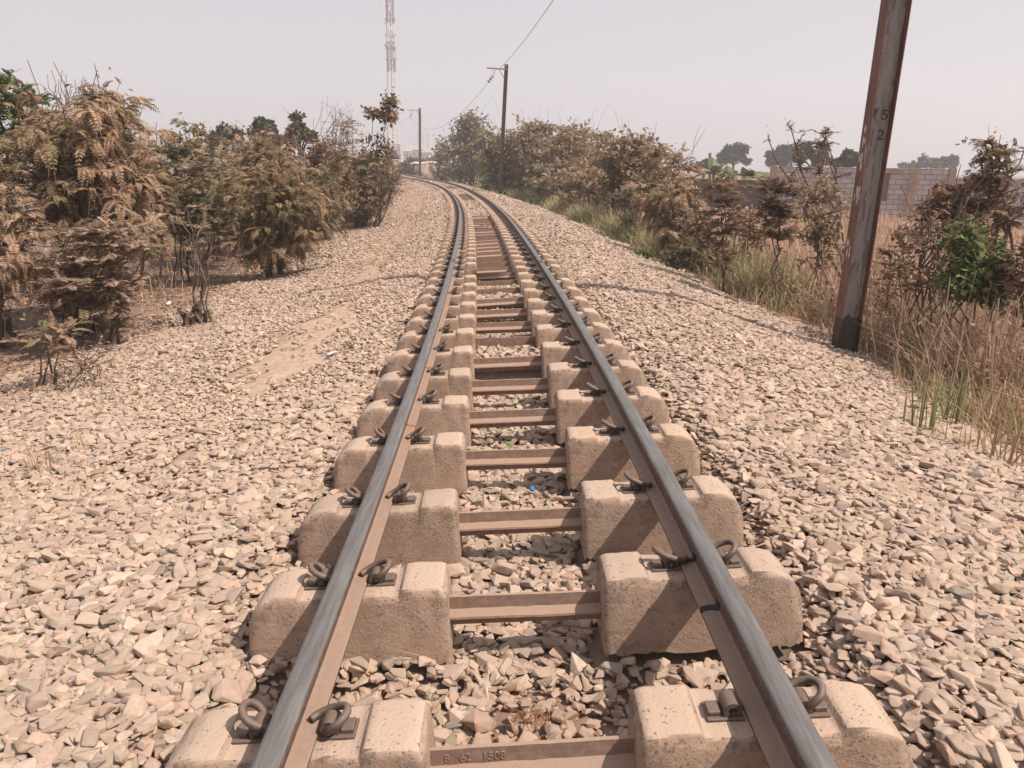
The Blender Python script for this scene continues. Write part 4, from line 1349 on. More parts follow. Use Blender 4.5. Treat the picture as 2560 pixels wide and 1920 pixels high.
for (px, Y, x0, x1, y0, y1, n_, kind_, L_s, lf, pal_, pr_s, lab, sd_) in (
    (1125, 86, 1080, 1170, 330, 455, 130, 'simple', .45, 18, OLIVE, PO, 'ragged olive bush on the track side of the small tree near the pale tents', 211),
    (1262, 47.5, 1200, 1300, 335, 450, 150, 'simple', .32, 18, OLIVE, PO, 'olive brown bush wrapped around the post with the crossarm', 212),
    (1300, 54, 1240, 1380, 300, 460, 160, 'simple', .38, 18, BROWN, PB, 'fluffy brown tree rising behind the dense one with the dark underside', 213),
    (1450, 43, 1370, 1520, 315, 470, 160, 'simple', .30, 18, BROWN, PB, 'brown bushy tree at the back of the thicket, behind the broad fluffy one', 214),
    (1480, 33, 1400, 1560, 400, 530, 140, 'simple', .24, 18, BROWN, PB, 'small-leaved brown shrub over the tallest green grass clumps', 215),
    (1600, 30, 1530, 1680, 340, 500, 140, 'simple', .23, 18, BROWN, PB, 'brown shrub at the back, between the pointed-top one and the thicket end', 216),
    (1600, 22.5, 1530, 1650, 440, 580, 110, 'pinnate', .24, 0, OLIVE, PO, 'olive feathery shrub low in the thicket above the vivid green plant', 217),
    (1750, 15.5, 1700, 1800, 505, 630, 60, 'simple', .12, 18, BROWN, PB, 'thin brown shrub in front of the low dark wall, between thicket and sapling', 218),
    (1870, 14.5, 1820, 1940, 505, 620, 55, 'simple', .11, 16, BROWN, PB, 'thin brown shrub between the two slim saplings', 219),
    (2060, 11.5, 1990, 2120, 440, 600, 60, 'simple', .10, 14, BROWN, PB, 'twiggy brown shrub just on the track side of the leaning post', 220),
    (2240, 9.0, 2180, 2300, 560, 720, 60, 'simple', .08, 8, DRY, PD, 'dry twiggy bush at the wall side of the leaning post', 221),
    (2440, 11.5, 2370, 2520, 470, 620, 90, 'simple', .10, 16, BROWN, PB, 'brown shrub right behind the bright green leafy one', 222)):
    b = at_ground(px, Y)
    shrub('shrub', lab, 'shrub', b, [cr_(b, x0, x1, y0, y1, Y), cr_(b, x0 + 10, x1 - 10, y1 - 40, y1 + 1000 / Y, Y)], n_, kind=kind_, stems=4, stem_r=.007 * Y ** .4, L=L_s, leafn=lf or 20, npair=8, nf=8, lw=.22 if kind_ == 'pinnate' else .28, seed=sd_, group=SHR, pal=pal_, pr=pr_s, droop=.5, spread=.15 + Y * .01, bare=4)
b = at_ground(1218, 60)
shrub('shrub', 'small fresh green bush at the foot of the bushy steel post', 'shrub', b, [cr_(b, 1195, 1240, 445, 475, 60), cr_(b, 1200, 1225, 400, 440, 61)], 50, kind='simple', stems=4, stem_r=.02, L=.3, leafn=14, lw=.3, seed=47, leafmat='leaf_green', pal=GREEN, pr=PG)
b = at_ground(1016, 106)
shrub('shrub', 'dark green round bush beside the track end in front of the tent stalls', 'shrub', b, [cr_(b, 995, 1032, 408, 436, 106)], 90, kind='simple', stems=4, stem_r=.05, L=.5, leafn=16, lw=.34, seed=48, leafmat='leaf_green',
      pal=[(.06, .085, .035), (.085, .10, .045), (.045, .06, .03)], pr=[.4, .3, .3])
b = at_ground(1085, 93)
shrub('shrub', 'bare grey twiggy bush in front of the pale tent sheets', 'shrub', b, [cr_(b, 1065, 1110, 400, 440, 93)], 80, kind='simple', stems=9, stem_r=.03, L=.12, leafn=3, seed=49, pal=DRY, pr=PD, bare=12, tw=.012)

# ================================================================== GRASS
def blades(acc, rng, P, H, W, az, lean, col, bend=.5):
    n = len(P)
    d = np.stack([np.cos(az), np.sin(az), np.zeros(n)], 1)
    sd = np.stack([-np.sin(az + rng.uniform(-1.2, 1.2, n)), np.cos(az), np.zeros(n)], 1); sd = unit(sd)
    ts = np.array([0, .35, .7, 1.0]); ws = np.array([.8, 1.0, .7, .08])
    V = np.empty((n, 4, 2, 3))
    for k, (t, w_) in enumerate(zip(ts, ws)):
        c = P + UP * (H * (t - bend * .45 * lean * t * t))[:, None] + d * (H * lean * (t * .45 + bend * t * t))[:, None]
        V[:, k, 0] = c - sd * (W * w_)[:, None]; V[:, k, 1] = c + sd * (W * w_)[:, None]
    b = (np.arange(n) * 8)[:, None, None]
    f = (b + np.array([[0, 1, 3, 2], [2, 3, 5, 4], [4, 5, 7, 6]])[None]).reshape(-1, 4)
    cc = np.repeat(col[:, None], 8, 1) * rng.uniform(.9, 1.1, (n, 8, 1))
    acc.add(V.reshape(-1, 3), f, 0, cc.reshape(-1, 3))


STRAW = np.array([(.62, .43, .31), (.55, .365, .26), (.46, .30, .205), (.66, .51, .39), (.37, .235, .16), (.45, .37, .21), (.27, .29, .13)])
PS = np.array([.24, .24, .18, .10, .12, .08, .04])
rng = np.random.RandomState(60)
ga = Acc()


def grass_field(n, y0, y1, dlo, dhi, h0, h1, w0, pal, pr, pw=1.0, clump=.0, lean=.45):
    y = y0 + (y1 - y0) * rng.rand(n) ** pw
    d = dlo + (dhi - dlo) * rng.rand(n)
    s = np.interp(y, TY, SS); xt, yt, hh = frame(s)
    x = xt + d * np.cos(hh); yy = yt - d * np.sin(hh)
    z = ground(x, yy)
    k = in_view(x, yy, z + .3, 600)
    eoff = np.interp(y, [3, 4.2, 5, 6.2, 7.5, 9.4, 10.4, 12, 16], [.35, .3, .2, .3, .85, .95, .35, .3, .3]) * (dlo > 0) * (dlo < 3.5)
    k &= d > dlo + eoff
    dens = vnoise(x * .8, yy * .8, 51) * .6 + vnoise(x * 2.5, yy * 2.5, 52) * .6
    edge = np.clip((d - dlo - eoff) / .7, .12, 1)
    k &= rng.rand(n) < np.clip(dens * 1.5 - clump, .05, 1) * edge
    x, yy, z, d, edge = x[k], yy[k], z[k], d[k], edge[k]
    m = len(x)
    H = rng.uniform(h0, h1, m) * (.35 + .65 * edge) * (.6 + .7 * vnoise(x * 1.2, yy * 1.2, 53))
    W = w0 * rng.uniform(.6, 1.5, m)
    blades(ga, rng, np.stack([x, yy, z - .03], 1), H, W, rng.uniform(0, 2 * PI, m), np.abs(rng.normal(0, lean, m)).clip(0, 1.3), pal[rng.choice(len(pal), m, p=pr / pr.sum())] * rng.uniform(.75, 1.2, (m, 1)))


grass_field(27000, 2.4, 9, 3.15, 6.2, .40, .95, .0044, STRAW, PS, 1, .22, .7)
grass_field(24000, 8, 20, 3.25, 12, .25, .7, .0060, STRAW, PS, 1, .28, .7)
grass_field(1500, 4, 11, 3.2, 6, .5, 1.15, .008, STRAW, PS, 1, .1, .95)
grass_field(16000, 18, 33, 3.6, 22, .2, .45, .010, STRAW, PS)
# green tinged clumps along the foot of the gravel
GR = np.array([(.33, .34, .16), (.25, .285, .11), (.42, .37, .20), (.52, .40, .25), (.20, .235, .09)]); PGR = np.array([.3, .25, .2, .15, .1])
grass_field(4200, 4.5, 11, 3.0, 4.6, .30, .65, .0055, GR, PGR, 1, .42, .45)
grass_field(9000, 11, 30, 3.3, 5.0, .45, .95, .011, GR, PGR, 1, .15, .8)
grass_field(5000, 11, 34, 3.4, 5.4, .5, 1.05, .010, STRAW, PS, 1, .2, .8)
grass_field(5000, 28, 50, 3.2, 5.5, .4, .9, .018, GR, PGR, 1, .25, .7)
grass_field(2500, 50, 100, 2.9, 6, .3, .8, .03, GR, PGR, 1, .3, .5)
# on the other side: thin dead grass at the foot of the shrubs
grass_field(2600, 3.2, 9, -4.4, -2.6, .08, .25, .0022, STRAW, PS, 1, .75, .8)
grass_field(5000, 9, 30, -9, -4.6, .10, .4, .006, STRAW, PS, 1, .35, .7)
grass_field(7000, 2.6, 14, 3.2, 6.5, .15, .4, .0045, STRAW, PS, 1, .05, 1.3)
# broken straw-coloured canes standing among the grass
n = 150
y = rng.uniform(4.2, 9.5, n); d = rng.uniform(3.6, 6.4, n); s = np.interp(y, TY, SS); xt, yt, hh = frame(s)
x = xt + d; z = ground(x, y)
for i in range(n):
    h_ = rng.uniform(.5, 1.25); a_ = rng.uniform(0, 2 * PI); l_ = rng.uniform(.05, .5)
    p0 = np.array([x[i], y[i], z[i]]); p1 = p0 + np.array([math.cos(a_) * l_ * h_, math.sin(a_) * l_ * h_, h_])
    v, f = tube([p0, (p0 + p1) / 2 + rng.normal(0, .02, 3), p1], [.006, .005, .0045], 5); ga.add(v, f, 0, np.array([.50, .37, .29]) * rng.uniform(.8, 1.1))
n = 900
y = rng.uniform(4.0, 13, n); d = rng.uniform(3.9, 8.5, n); s = np.interp(y, TY, SS); xt, yt, hh = frame(s); x = xt + d; z = ground(x, y)
k = vnoise(x * .9, y * .9, 91) > .42; x, y, z = x[k], y[k], z[k]; n = len(x)
hh_ = rng.uniform(.2, .85, n)
for i in range(n):
    q = np.array([x[i], y[i], z[i]]); tp = q + np.array([rng.normal(0, .1), rng.normal(0, .1), hh_[i]])
    v, f = tube([q, (q + tp) / 2 + rng.normal(0, .02, 3), tp], [.004, .003, .002], 4, False); ga.add(v, f, 0, np.array([.22, .14, .10]))
m_ = 14
P = np.repeat(np.stack([x, y, z], 1), m_, 0); P[:, 2] += np.repeat(hh_, m_) * rng.uniform(.3, 1.05, n * m_); P += rng.normal(0, .06, P.shape)
wc = np.array([(.40, .25, .165), (.32, .19, .125), (.24, .15, .10), (.50, .37, .28)])
leaves(ga, rng, P, rand_dir(rng, n * m_, -.2), rng.uniform(.03, .085, n * m_), .3, wc[rng.choice(4, n * m_, p=[.35, .35, .2, .1])])
go = link('dry_grass', ga.mesh('dry_grass', M['grass'], False))
tag(go, 'tall dry straw-coloured grass with green clumps along the gravel edge', 'grass', kind='stuff')

# separate tufts one can point at
def tuft(px, py, label, n, h, w_, pal, seed, lean=.3, spread=.05, name='grass_tuft'):
    r = np.random.RandomState(seed)
    p = at_z(px, py, -.1)
    for _ in range(5): p = at_z(px, py, gz(p[0], p[1]))
    ac = Acc(); P = np.zeros((n, 3)); P[:, :2] = r.normal(0, spread, (n, 2)); P[:, 2] = -.02
    blades(ac, r, P, r.uniform(.6, 1.1, n) * h, w_ * r.uniform(.7, 1.3, n), r.uniform(0, 2 * PI, n), np.abs(r.normal(0, lean, n)), np.array(pal)[r.randint(0, len(pal), n)] * r.uniform(.85, 1.15, (n, 1)))
    o = link(name, ac.mesh(name, M['grass'], False)); o.location = tuple(p)
    return tag(o, label, 'grass tuft')


tuft(2290, 1068, 'thin green grass tuft alone on the gravel, a step before the dry grass', 16, .42, .006, [(.20, .24, .09), (.16, .20, .07), (.36, .29, .15)], 1, .22)
tuft(2375, 1062, 'taller green grass tuft at the edge of the dry grass, beside the thin one', 22, .50, .006, [(.20, .24, .09), (.15, .19, .06), (.30, .27, .13)], 2, .3)
tuft(205, 1130, 'two pale yellow grass blades standing on the gravel bank', 3, .27, .006, [(.55, .48, .16), (.48, .44, .15)], 3, .14, .012)
tuft(110, 1180, 'few brown dry stalks leaning on the gravel bank near the yellow blades', 11, .24, .003, [(.38, .24, .16), (.30, .18, .12)], 4, .7, .06)
tuft(2120, 935, 'tiny green sprig at the foot of the leaning post', 6, .12, .005, [(.22, .25, .09)], 5, .4, .02)
tuft(2485, 1150, 'dry brown grass tuft drooping over the gravel at the picture edge', 60, .42, .0045, [(.42, .26, .17), (.36, .22, .14), (.30, .24, .12)], 6, 1.0, .10)

# ================================================================== FALLEN LEAVES
rng = np.random.RandomState(71)
la = Acc()
n = 34000
y = 3.5 + 30 * rng.rand(n) ** 1.3; d = -4.0 - 6.5 * rng.rand(n) ** 1.1
s = np.interp(y, TY, SS); xt, yt, hh = frame(s); x = xt + d * np.cos(hh); yy = yt - d * np.sin(hh)
z = ground(x, yy); k = in_view(x, yy, z, 60) & (rng.rand(n) < .35 + vnoise(x * .9, yy * .9, 72) * .8)
x, yy, z = x[k], yy[k], z[k]; n = len(x)
L = rng.uniform(.03, .085, n)
az = rng.uniform(0, 2 * PI, n)
D = unit(np.stack([np.cos(az), np.sin(az), rng.normal(0, .25, n)], 1))
pal = np.array([(.34, .20, .125), (.28, .155, .095), (.40, .27, .18), (.20, .13, .09), (.42, .20, .10)])
leaves(la, rng, np.stack([x, yy, z + rng.uniform(.004, .03, n)], 1), D, L, rng.uniform(.18, .35, n), pal[rng.choice(5, n, p=[.3, .25, .2, .17, .08])])
tag(link('leaf_litter', la.mesh('leaf_litter', M['litter'], False)), 'brown fallen leaves covering the ground under the shrubs', 'fallen leaves', kind='stuff')

# ================================================================== BLOCK WALLS
def mat_blocks(name, c1, c2, mortar, bw=.42, bh=.205):
    m, nt, b, o = new_mat(name)
    tc = N(nt, 'ShaderNodeTexCoord'); sp = N(nt, 'ShaderNodeSeparateXYZ'); cb = N(nt, 'ShaderNodeCombineXYZ')
    nt.links.new(tc.outputs['Object'], sp.inputs[0]); nt.links.new(sp.outputs[0], cb.inputs[0]); nt.links.new(sp.outputs[2], cb.inputs[1])
    nz = N(nt, 'ShaderNodeTexNoise'); nz.inputs['Scale'].default_value = 6; nt.links.new(tc.outputs['Object'], nz.inputs['Vector'])
    ad = N(nt, 'ShaderNodeVectorMath', operation='MULTIPLY_ADD')
    nt.links.new(nz.outputs['Color'], ad.inputs[0]); ad.inputs[1].default_value = (.03, .03, .03); nt.links.new(cb.outputs[0], ad.inputs[2])
    br = N(nt, 'ShaderNodeTexBrick'); nt.links.new(ad.outputs[0], br.inputs['Vector'])
    br.inputs['Color1'].default_value = (*c1, 1); br.inputs['Color2'].default_value = (*c2, 1); br.inputs['Mortar'].default_value = (*mortar, 1)
    br.inputs['Scale'].default_value = 1; br.inputs['Brick Width'].default_value = bw; br.inputs['Row Height'].default_value = bh
    br.inputs['Mortar Size'].default_value = .017; br.inputs['Mortar Smooth'].default_value = .3
    v = tc.outputs['Object']
    n1 = noise(nt, v, 3, 5); n2 = noise(nt, v, 25, 4)
    c = mixc(nt, 1.0, br.outputs['Color'], ramp(nt, n2, [(.25, (.75,) * 3), (.7, (1.12,) * 3)]), 'MULTIPLY')
    c = mixc(nt, math_n(nt, 'MULTIPLY', math_n(nt, 'GREATER_THAN', n1, .64), .15), c, mortar)
    nt.links.new(c, b.inputs['Base Color']); b.inputs['Roughness'].default_value = .95
    bump(nt, b, br.outputs['Fac'], -.6, .02)
    return m


M['blocks'] = mat_blocks('grey_block_masonry', (.43, .405, .41), (.35, .32, .325), (.26, .135, .10))
M['blocks_dark'] = mat_blocks('dark_block_masonry', (.15, .115, .11), (.11, .085, .08), (.17, .09, .07))
M['plaster'] = mat_plain('dusty_plaster', (.33, .225, .165), .95, .2, 4)
M['shutter'] = mat_plain('grey_sheet', (.13, .12, .125), .7, .15, 3)

# big wall with a gap closed by a grey sheet
WY0, WY1 = 34.5, 31.0
pa = at_y(1926, 416, WY0); pb = at_y(2600, 420, WY1)
L_ = float(np.hypot(pb[0] - pa[0], pb[1] - pa[1])); ang = math.atan2(pb[1] - pa[1], pb[0] - pa[0])
zb = -.75
H_ = pa[2] - zb
wl = empty('block_wall', (pa[0], pa[1], zb), 'grey concrete block wall with red mortar, plaster columns and a closed-up window gap', 'wall', None, ang)
# the gap, from its picture columns
def along(px):
    # intersection of the pixel ray with the wall plane
    d = ray(px, 430); o_ = np.array([pa[0], pa[1]]); t = np.array([math.cos(ang), math.sin(ang)])
    A = np.array([[d[0], -t[0]], [d[1], -t[1]]]); q = np.linalg.solve(A, o_)
    return float(q[1])
u0, u1 = along(2186), along(2227)
z0 = at_y(2200, 503, 33)[2] - zb; z1 = at_y(2200, 432, 33)[2] - zb
T_ = .16
def panel(name, x0, x1, za, zc, mat, y0=0, y1=T_, parent=wl):
    ac = Acc(); v, f = bevbox(x0, x1, y0, y1, za, zc, .008, 1); ac.add(v, f)
    return link(name, ac.mesh(name, mat, False, colors=False), parent)
panel('wall_panel', .30, u0, 0, H_, M['blocks'])
panel('wall_panel', u1, along(2372), 0, H_, M['blocks'])
panel('wall_panel', u0 + .003, u1 - .003, 0, z0, M['blocks'])
panel('lintel', u0 - .35, u1 + .55, z1, H_ + .006, M['plaster'], -.012, T_ + .012)
panel('sheet', u0 + .01, u1 - .01, z0 + .004, z1 - .004, M['shutter'], .05, .075)
panel('plaster_column', -.0, .295, 0, H_ + .02, M['plaster'], -.03, T_ + .03)
c0, c1 = along(2278), along(2297)
panel('plaster_column', c0, c1, 0, H_ + .012, M['plaster'], -.03, T_ + .03)
c0, c1 = along(2374), along(2392)
panel('plaster_column', c0, c1, 0, H_ + .012, M['plaster'], -.03, T_ + .03)
panel('wall_panel', c1 + .004, L_ + 3, 0, H_ - .32, M['blocks'])
panel('footing', -.1, L_ + 3, -.4, .30, M['plaster'], -.10, -.035)

# lower darker wall
qa = at_y(1700, 447, 42); qb = at_y(1950, 452, 38.5)
L2 = float(np.hypot(qb[0] - qa[0], qb[1] - qa[1])); an2 = math.atan2(qb[1] - qa[1], qb[0] - qa[0])
wl2 = empty('block_wall', (qa[0], qa[1], -.6), 'low dark block wall in front of the banana plants', 'wall', None, an2)
ac = Acc(); v, f = bevbox(0, L2, 0, .16, -.3, qa[2] + .6, .008, 1); ac.add(v, f)
link('wall_panel', ac.mesh('wall_panel', M['blocks_dark'], False, colors=False), wl2)
ac = Acc(); v, f = bevbox(-.02, L2 + .01, -.02, .18, qa[2] + .603, qa[2] + .64, .01, 1); ac.add(v, f)
link('coping', ac.mesh('coping', M['plaster'], False, colors=False), wl2)

# ================================================================== BANANA PLANTS
M['banana'] = mat_attr('banana_leaf', .5, .12, 4, .25)


def banana(px, Y, h, label, seed, nl=8):
    r = np.random.RandomState(seed)
    p = at_ground(px, Y)
    e = empty('banana_plant', p, label, 'banana plant', 'banana plants over the low wall')
    ac = Acc(); v, f = tube([(0, 0, -.1), (.03, 0, h * .3), (.0, .02, h * .62)], [.13, .11, .07], 9); ac.add(v, f, 0, np.array([.20, .21, .085]))
    link('stem', ac.mesh('stem', M['banana'], True), e)
    for k in range(nl):
        a_ = r.uniform(0, 2 * PI) if k else 1.2; el = r.uniform(.35, 1.25); Lf = h * r.uniform(.45, .7); dr = r.uniform(.35, 1.0)
        t = np.linspace(0, 1, 12)
        dx = np.array([math.cos(a_) * math.cos(el), math.sin(a_) * math.cos(el), math.sin(el)])
        P = np.array([0, 0, h * .60]) + t[:, None] * dx * Lf; P[:, 2] -= dr * Lf * t ** 2 * .9
        sdv = np.array([-math.sin(a_), math.cos(a_), 0])
        wd = .30 * np.sin(np.clip(t * 1.02, 0, 1) ** .8 * PI) ** .6 * (t > .05) + .01
        jag = r.uniform(.8, 1.1, 12)
        V = np.stack([P + sdv * (wd * jag)[:, None] - UP * (wd * .35)[:, None], P, P - sdv * (wd * jag[::-1])[:, None] - UP * (wd * .35)[:, None]], 1)
        i = np.arange(11)[:, None] * 3
        q = np.concatenate([np.stack([i[:, 0] + j, i[:, 0] + j + 1, i[:, 0] + j + 4, i[:, 0] + j + 3], 1) for j in (0, 1)])
        ac = Acc(); ac.add(V.reshape(-1, 3), q, 0, np.array([(.12, .14, .06), (.15, .165, .075), (.26, .215, .125), (.095, .115, .05)][r.randint(4)]) * r.uniform(.9, 1.15))
        link('leaf', ac.mesh('leaf', M['banana'], False), e)


banana(1862, 43, 2.35, 'banana plant with a yellow stalk and wide arching leaves, mid-clump over the low wall', 1, 9)
banana(1915, 43.5, 2.3, 'banana plant beside the corner column of the grey block wall', 2, 8)
banana(1778, 45, 2.75, 'banana plant with an upright young leaf next to the dark thin stake', 3, 9)
banana(1815, 47, 2.5, 'banana plant with pale dried leaves between the upright-leaved one and the yellow-stalked one', 4, 8)
ac = Acc(); p = at_ground(1775, 50); v, f = tube([p, at_y(1775, 382, 50)], .09, 6); ac.add(v - p, f)
o = link('stake', ac.mesh('stake', M['bark'], True, colors=False)); o.location = tuple(p); tag(o, 'dark thin wooden stake rising behind the banana plants', 'pole')

# ================================================================== FAR TREES
def far_tree(px, Y, x0, x1, y0, y1, label, seed, pal, n=5000, lobes=16, leaf=.30, name='tree', gap=.0):
    r = np.random.RandomState(seed)
    b = at_ground(px, Y)
    c, rr = cr_(b, x0, x1, y0, y1, Y)
    c = np.array(c); rr = np.array(rr)
    e = empty(name, b, label, 'tree')
    wood = Acc(); fo = Acc()
    tr = rr[0] * .10 + .06
    P = branch_path(r, np.array([0, 0, -.3]), c + np.array([0, 0, rr[2] * .2]), 8, .03, .0)
    v, f = tube(P, np.linspace(tr, tr * .4, 8), 8); wood.add(v, f)
    u = unit(r.normal(size=(lobes, 3))); u[:, 2] = np.abs(u[:, 2]) * 1.3 - .55
    ctr = c + u * rr * r.uniform(.35, .95, (lobes, 1)) * np.array([1.08, 1.08, 1.0])
    size = r.uniform(.20, .46, lobes) * rr.min() * 1.05
    for k in range(lobes):
        Q = branch_path(r, P[4 + k % 3], ctr[k], 5, .06, .1)
        v, f = tube(Q, np.linspace(tr * .4, tr * .12, 5), 5, False); wood.add(v, f)
    li = r.randint(0, lobes, n)
    q = unit(r.normal(size=(n, 3))) * (r.rand(n, 1) ** .42) * size[li][:, None] * np.array([1.15, 1.15, .75])
    pos = ctr[li] + q
    pal = np.array(pal)
    lobec = pal[r.randint(0, len(pal), lobes)]
    leaves(fo, r, pos, rand_dir(r, n, -.15), leaf * r.uniform(.6, 1.4, n), .3, lobec[li] * r.uniform(.7, 1.3, (n, 1)))
    link('trunk', wood.mesh('trunk', M['bark'], True, colors=False), e)
    link('crown', fo.mesh('crown', M['leaf_green'], False), e)


TG = [(.07, .085, .04), (.09, .105, .05), (.055, .07, .035), (.11, .115, .06)]
far_tree(1832, 125, 1797, 1872, 352, 425, 'large rounded hazy tree standing far behind the banana plants', 1, TG, 6500, 26, .55)
far_tree(1985, 120, 1912, 1975, 365, 428, 'hazy open-crowned tree low beside the tall airy one behind the block wall', 2, TG, 2600, 12, .5)
far_tree(1990, 118, 1935, 2002, 346, 415, 'tall airy hazy tree with gaps in its crown above the wall corner', 3, TG, 3000, 13, .5)
far_tree(2030, 70, 1985, 2075, 345, 420, 'dark leafy tree behind the bent sapling and the block wall', 4, [(.065, .075, .035), (.085, .09, .045), (.10, .085, .05)], 4500, 16, .32)
far_tree(2125, 62, 2086, 2165, 368, 425, 'fresh green bushy tree partly hidden by the leaning post', 5, [(.085, .13, .045), (.11, .155, .055), (.065, .10, .035)], 5000, 18, .28)
far_tree(2325, 140, 2298, 2350, 380, 430, 'hazy grey-green tree, taller of the pair over the block wall', 6, TG, 2600, 13, .5)
far_tree(2372, 140, 2346, 2402, 384, 432, 'hazy grey-green tree beside the taller one over the block wall', 7, TG, 2600, 13, .5)
far_tree(2275, 150, 2250, 2302, 398, 430, 'small hazy tree lowest of the group over the block wall', 8, TG, 1600, 10, .5)
far_tree(1755, 90, 1725, 1800, 395, 440, 'low grey-green tree between the thicket and the banana plants', 9, TG, 2500, 14, .4)
far_tree(668, 48, 622, 705, 285, 390, 'dark green tree with a domed crown rising behind the brown shrubs', 10, [(.075, .095, .04), (.06, .075, .03), (.10, .115, .05)], 5000, 18, .30)
far_tree(565, 46, 525, 608, 308, 380, 'dark flat-topped tree lower than the domed one behind the shrubs', 11, [(.08, .09, .042), (.06, .07, .035), (.12, .10, .06)], 3600, 14, .28)
far_tree(748, 38, 722, 778, 270, 380, 'slender dark brown-green treetop standing above the rusty shrub mass', 12, [(.12, .10, .055), (.09, .085, .04), (.16, .12, .07)], 2200, 14, .26)
far_tree(980, 190, 962, 1000, 372, 412, 'dark hazy tree at the foot of the lattice tower', 13, [(.04, .05, .035), (.05, .06, .04)], 3000, 16, .7)
far_tree(945, 170, 905, 965, 385, 410, 'low hazy tree line bush between the tall sapling and the tower', 14, TG, 2000, 12, .6)
far_tree(1090, 150, 1060, 1120, 385, 415, 'purplish brown leafless thicket tree left of the big olive tree, behind the tents', 15, [(.20, .13, .11), (.16, .10, .085)], 2600, 14, .35)
far_tree(1045, 140, 1015, 1075, 386, 418, 'purplish brown thicket tree behind the thin distant post', 16, [(.20, .13, .11), (.17, .11, .09)], 2600, 14, .35)

# ================================================================== LATTICE TOWER
M['tower_white'] = mat_plain('white_tower_paint', (.66, .64, .63), .6, .08)
M['tower_red'] = mat_plain('faded_red_tower_paint', (.27, .14, .165), .6, .15)
M['galv'] = mat_plain('galvanised_grey', (.30, .28, .29), .6, .15)
TYD = 255.0
tb = at_y(984, 400, TYD)


def zrow(py): return at_y(984, py, TYD)[2] - tb[2]


def wrow(py):   # half width of the tower from its picture widths
    return np.interp(py, [-120, 0, 180, 300, 400], [16.0, 17.5, 20, 27, 34]) / 2 / F * TYD


tw_ = empty('lattice_tower', (tb[0], tb[1], tb[2]), 'tall red and white banded lattice telecom tower hazy in the distance', 'tower')
bands = [(400, 361, 'red'), (361, 305, 'white'), (305, 243, 'red'), (243, 181, 'white'), (181, 105, 'red'), (105, 60, 'white'), (60, -30, 'red'), (-30, -110, 'white')]
cs = [(-1, -1), (1, -1), (1, 1), (-1, 1)]
rot = .35
def tc_(k, py):
    hw = wrow(py) * .80; a_, b_ = cs[k % 4]
    x, y = a_ * hw, b_ * hw
    return np.array([x * math.cos(rot) - y * math.sin(rot), x * math.sin(rot) + y * math.cos(rot), zrow(py)])
for (pa_, pb_, colr) in bands:
    ac = Acc()
    nseg = max(2, int(round((pa_ - pb_) / 20)))
    rows = np.linspace(pa_, pb_, nseg + 1)
    for r0, r1 in zip(rows[:-1], rows[1:]):
        for k in range(4):
            v, f = beam(tc_(k, r0), tc_(k, r1), .26); ac.add(v, f)
            v, f = beam(tc_(k, r0), tc_(k + 1, r1), .15); ac.add(v, f)
            v, f = beam(tc_(k + 1, r0), tc_(k, r1), .15); ac.add(v, f)
            v, f = beam(tc_(k, r1), tc_(k + 1, r1), .13); ac.add(v, f)
    link('lattice_section', ac.mesh('lattice_section', M['tower_' + colr], False, colors=False), tw_)
ac = Acc(); v, f = beam((0, 0, 0), (0, 0, zrow(-100)), .30, .12); ac.add(v, f); link('cable_ladder', ac.mesh('cable_ladder', M['galv'], False, colors=False), tw_)
r = np.random.RandomState(8)
for px, py0, py1 in ((970, 2, 22), (995, 26, 47), (971, 22, 46), (971, 64, 86), (994, 68, 88), (995, 96, 118), (970, 128, 146), (992, 130, 148), (984, 10, 30), (983, 70, 92)):
    dx = (px - 983) / F * TYD
    ac = Acc(); v, f = bevbox(dx - .17, dx + .17, -1.6, -1.42, zrow(py1), zrow(py0), .03, 1); ac.add(v, f)
    v, f = beam((dx, -1.5, zrow((py0 + py1) / 2)), (dx * .5, -.7, zrow((py0 + py1) / 2)), .10); ac.add(v, f)
    link('antenna_panel', ac.mesh('antenna_panel', M['tower_white'], False, colors=False), tw_)
for px, py, rr_ in ((974, 115, .55), (990, 92, .45), (990, 118, .5), (975, 60, .4)):
    dx = (px - 983) / F * TYD
    ac = Acc(); v, f = tube([(dx, -1.2, zrow(py)), (dx, -1.5, zrow(py)), (dx, -1.55, zrow(py))], [rr_ * .6, rr_, rr_ * .96], 14); ac.add(v, f)
    link('dish', ac.mesh('dish', M['galv'], True, colors=False), tw_)
for py in (48, 87, 120, 148):
    ac = Acc()
    for k in range(4):
        a0, a1 = tc_(k, py) * np.array([1.5, 1.5, 1]), tc_(k + 1, py) * np.array([1.5, 1.5, 1])
        v, f = beam(a0, a1, .12); ac.add(v, f)
        v, f = beam(a0, tc_(k, py), .10); ac.add(v, f)
    link('antenna_frame', ac.mesh('antenna_frame', M['galv'], False, colors=False), tw_)

# ================================================================== FAR BUILDINGS, TENTS
M['cream'] = mat_plain('cream_render', (.62, .52, .42), .9, .1, .5)
M['roofgrey'] = mat_plain('grey_roof', (.34, .31, .31), .8, .1, .4)
M['glass_dark'] = mat_plain('dark_window', (.10, .09, .10), .4, .1)
M['tarp'] = mat_plain('dusty_tarpaulin', (.52, .42, .34), .9, .12, 3)
M['corr'] = mat_plain('grey_corrugated_sheet', (.34, .35, .35), .6, .12, 3)
M['shack'] = mat_plain('brown_sheet', (.20, .14, .11), .9, .2, 3)


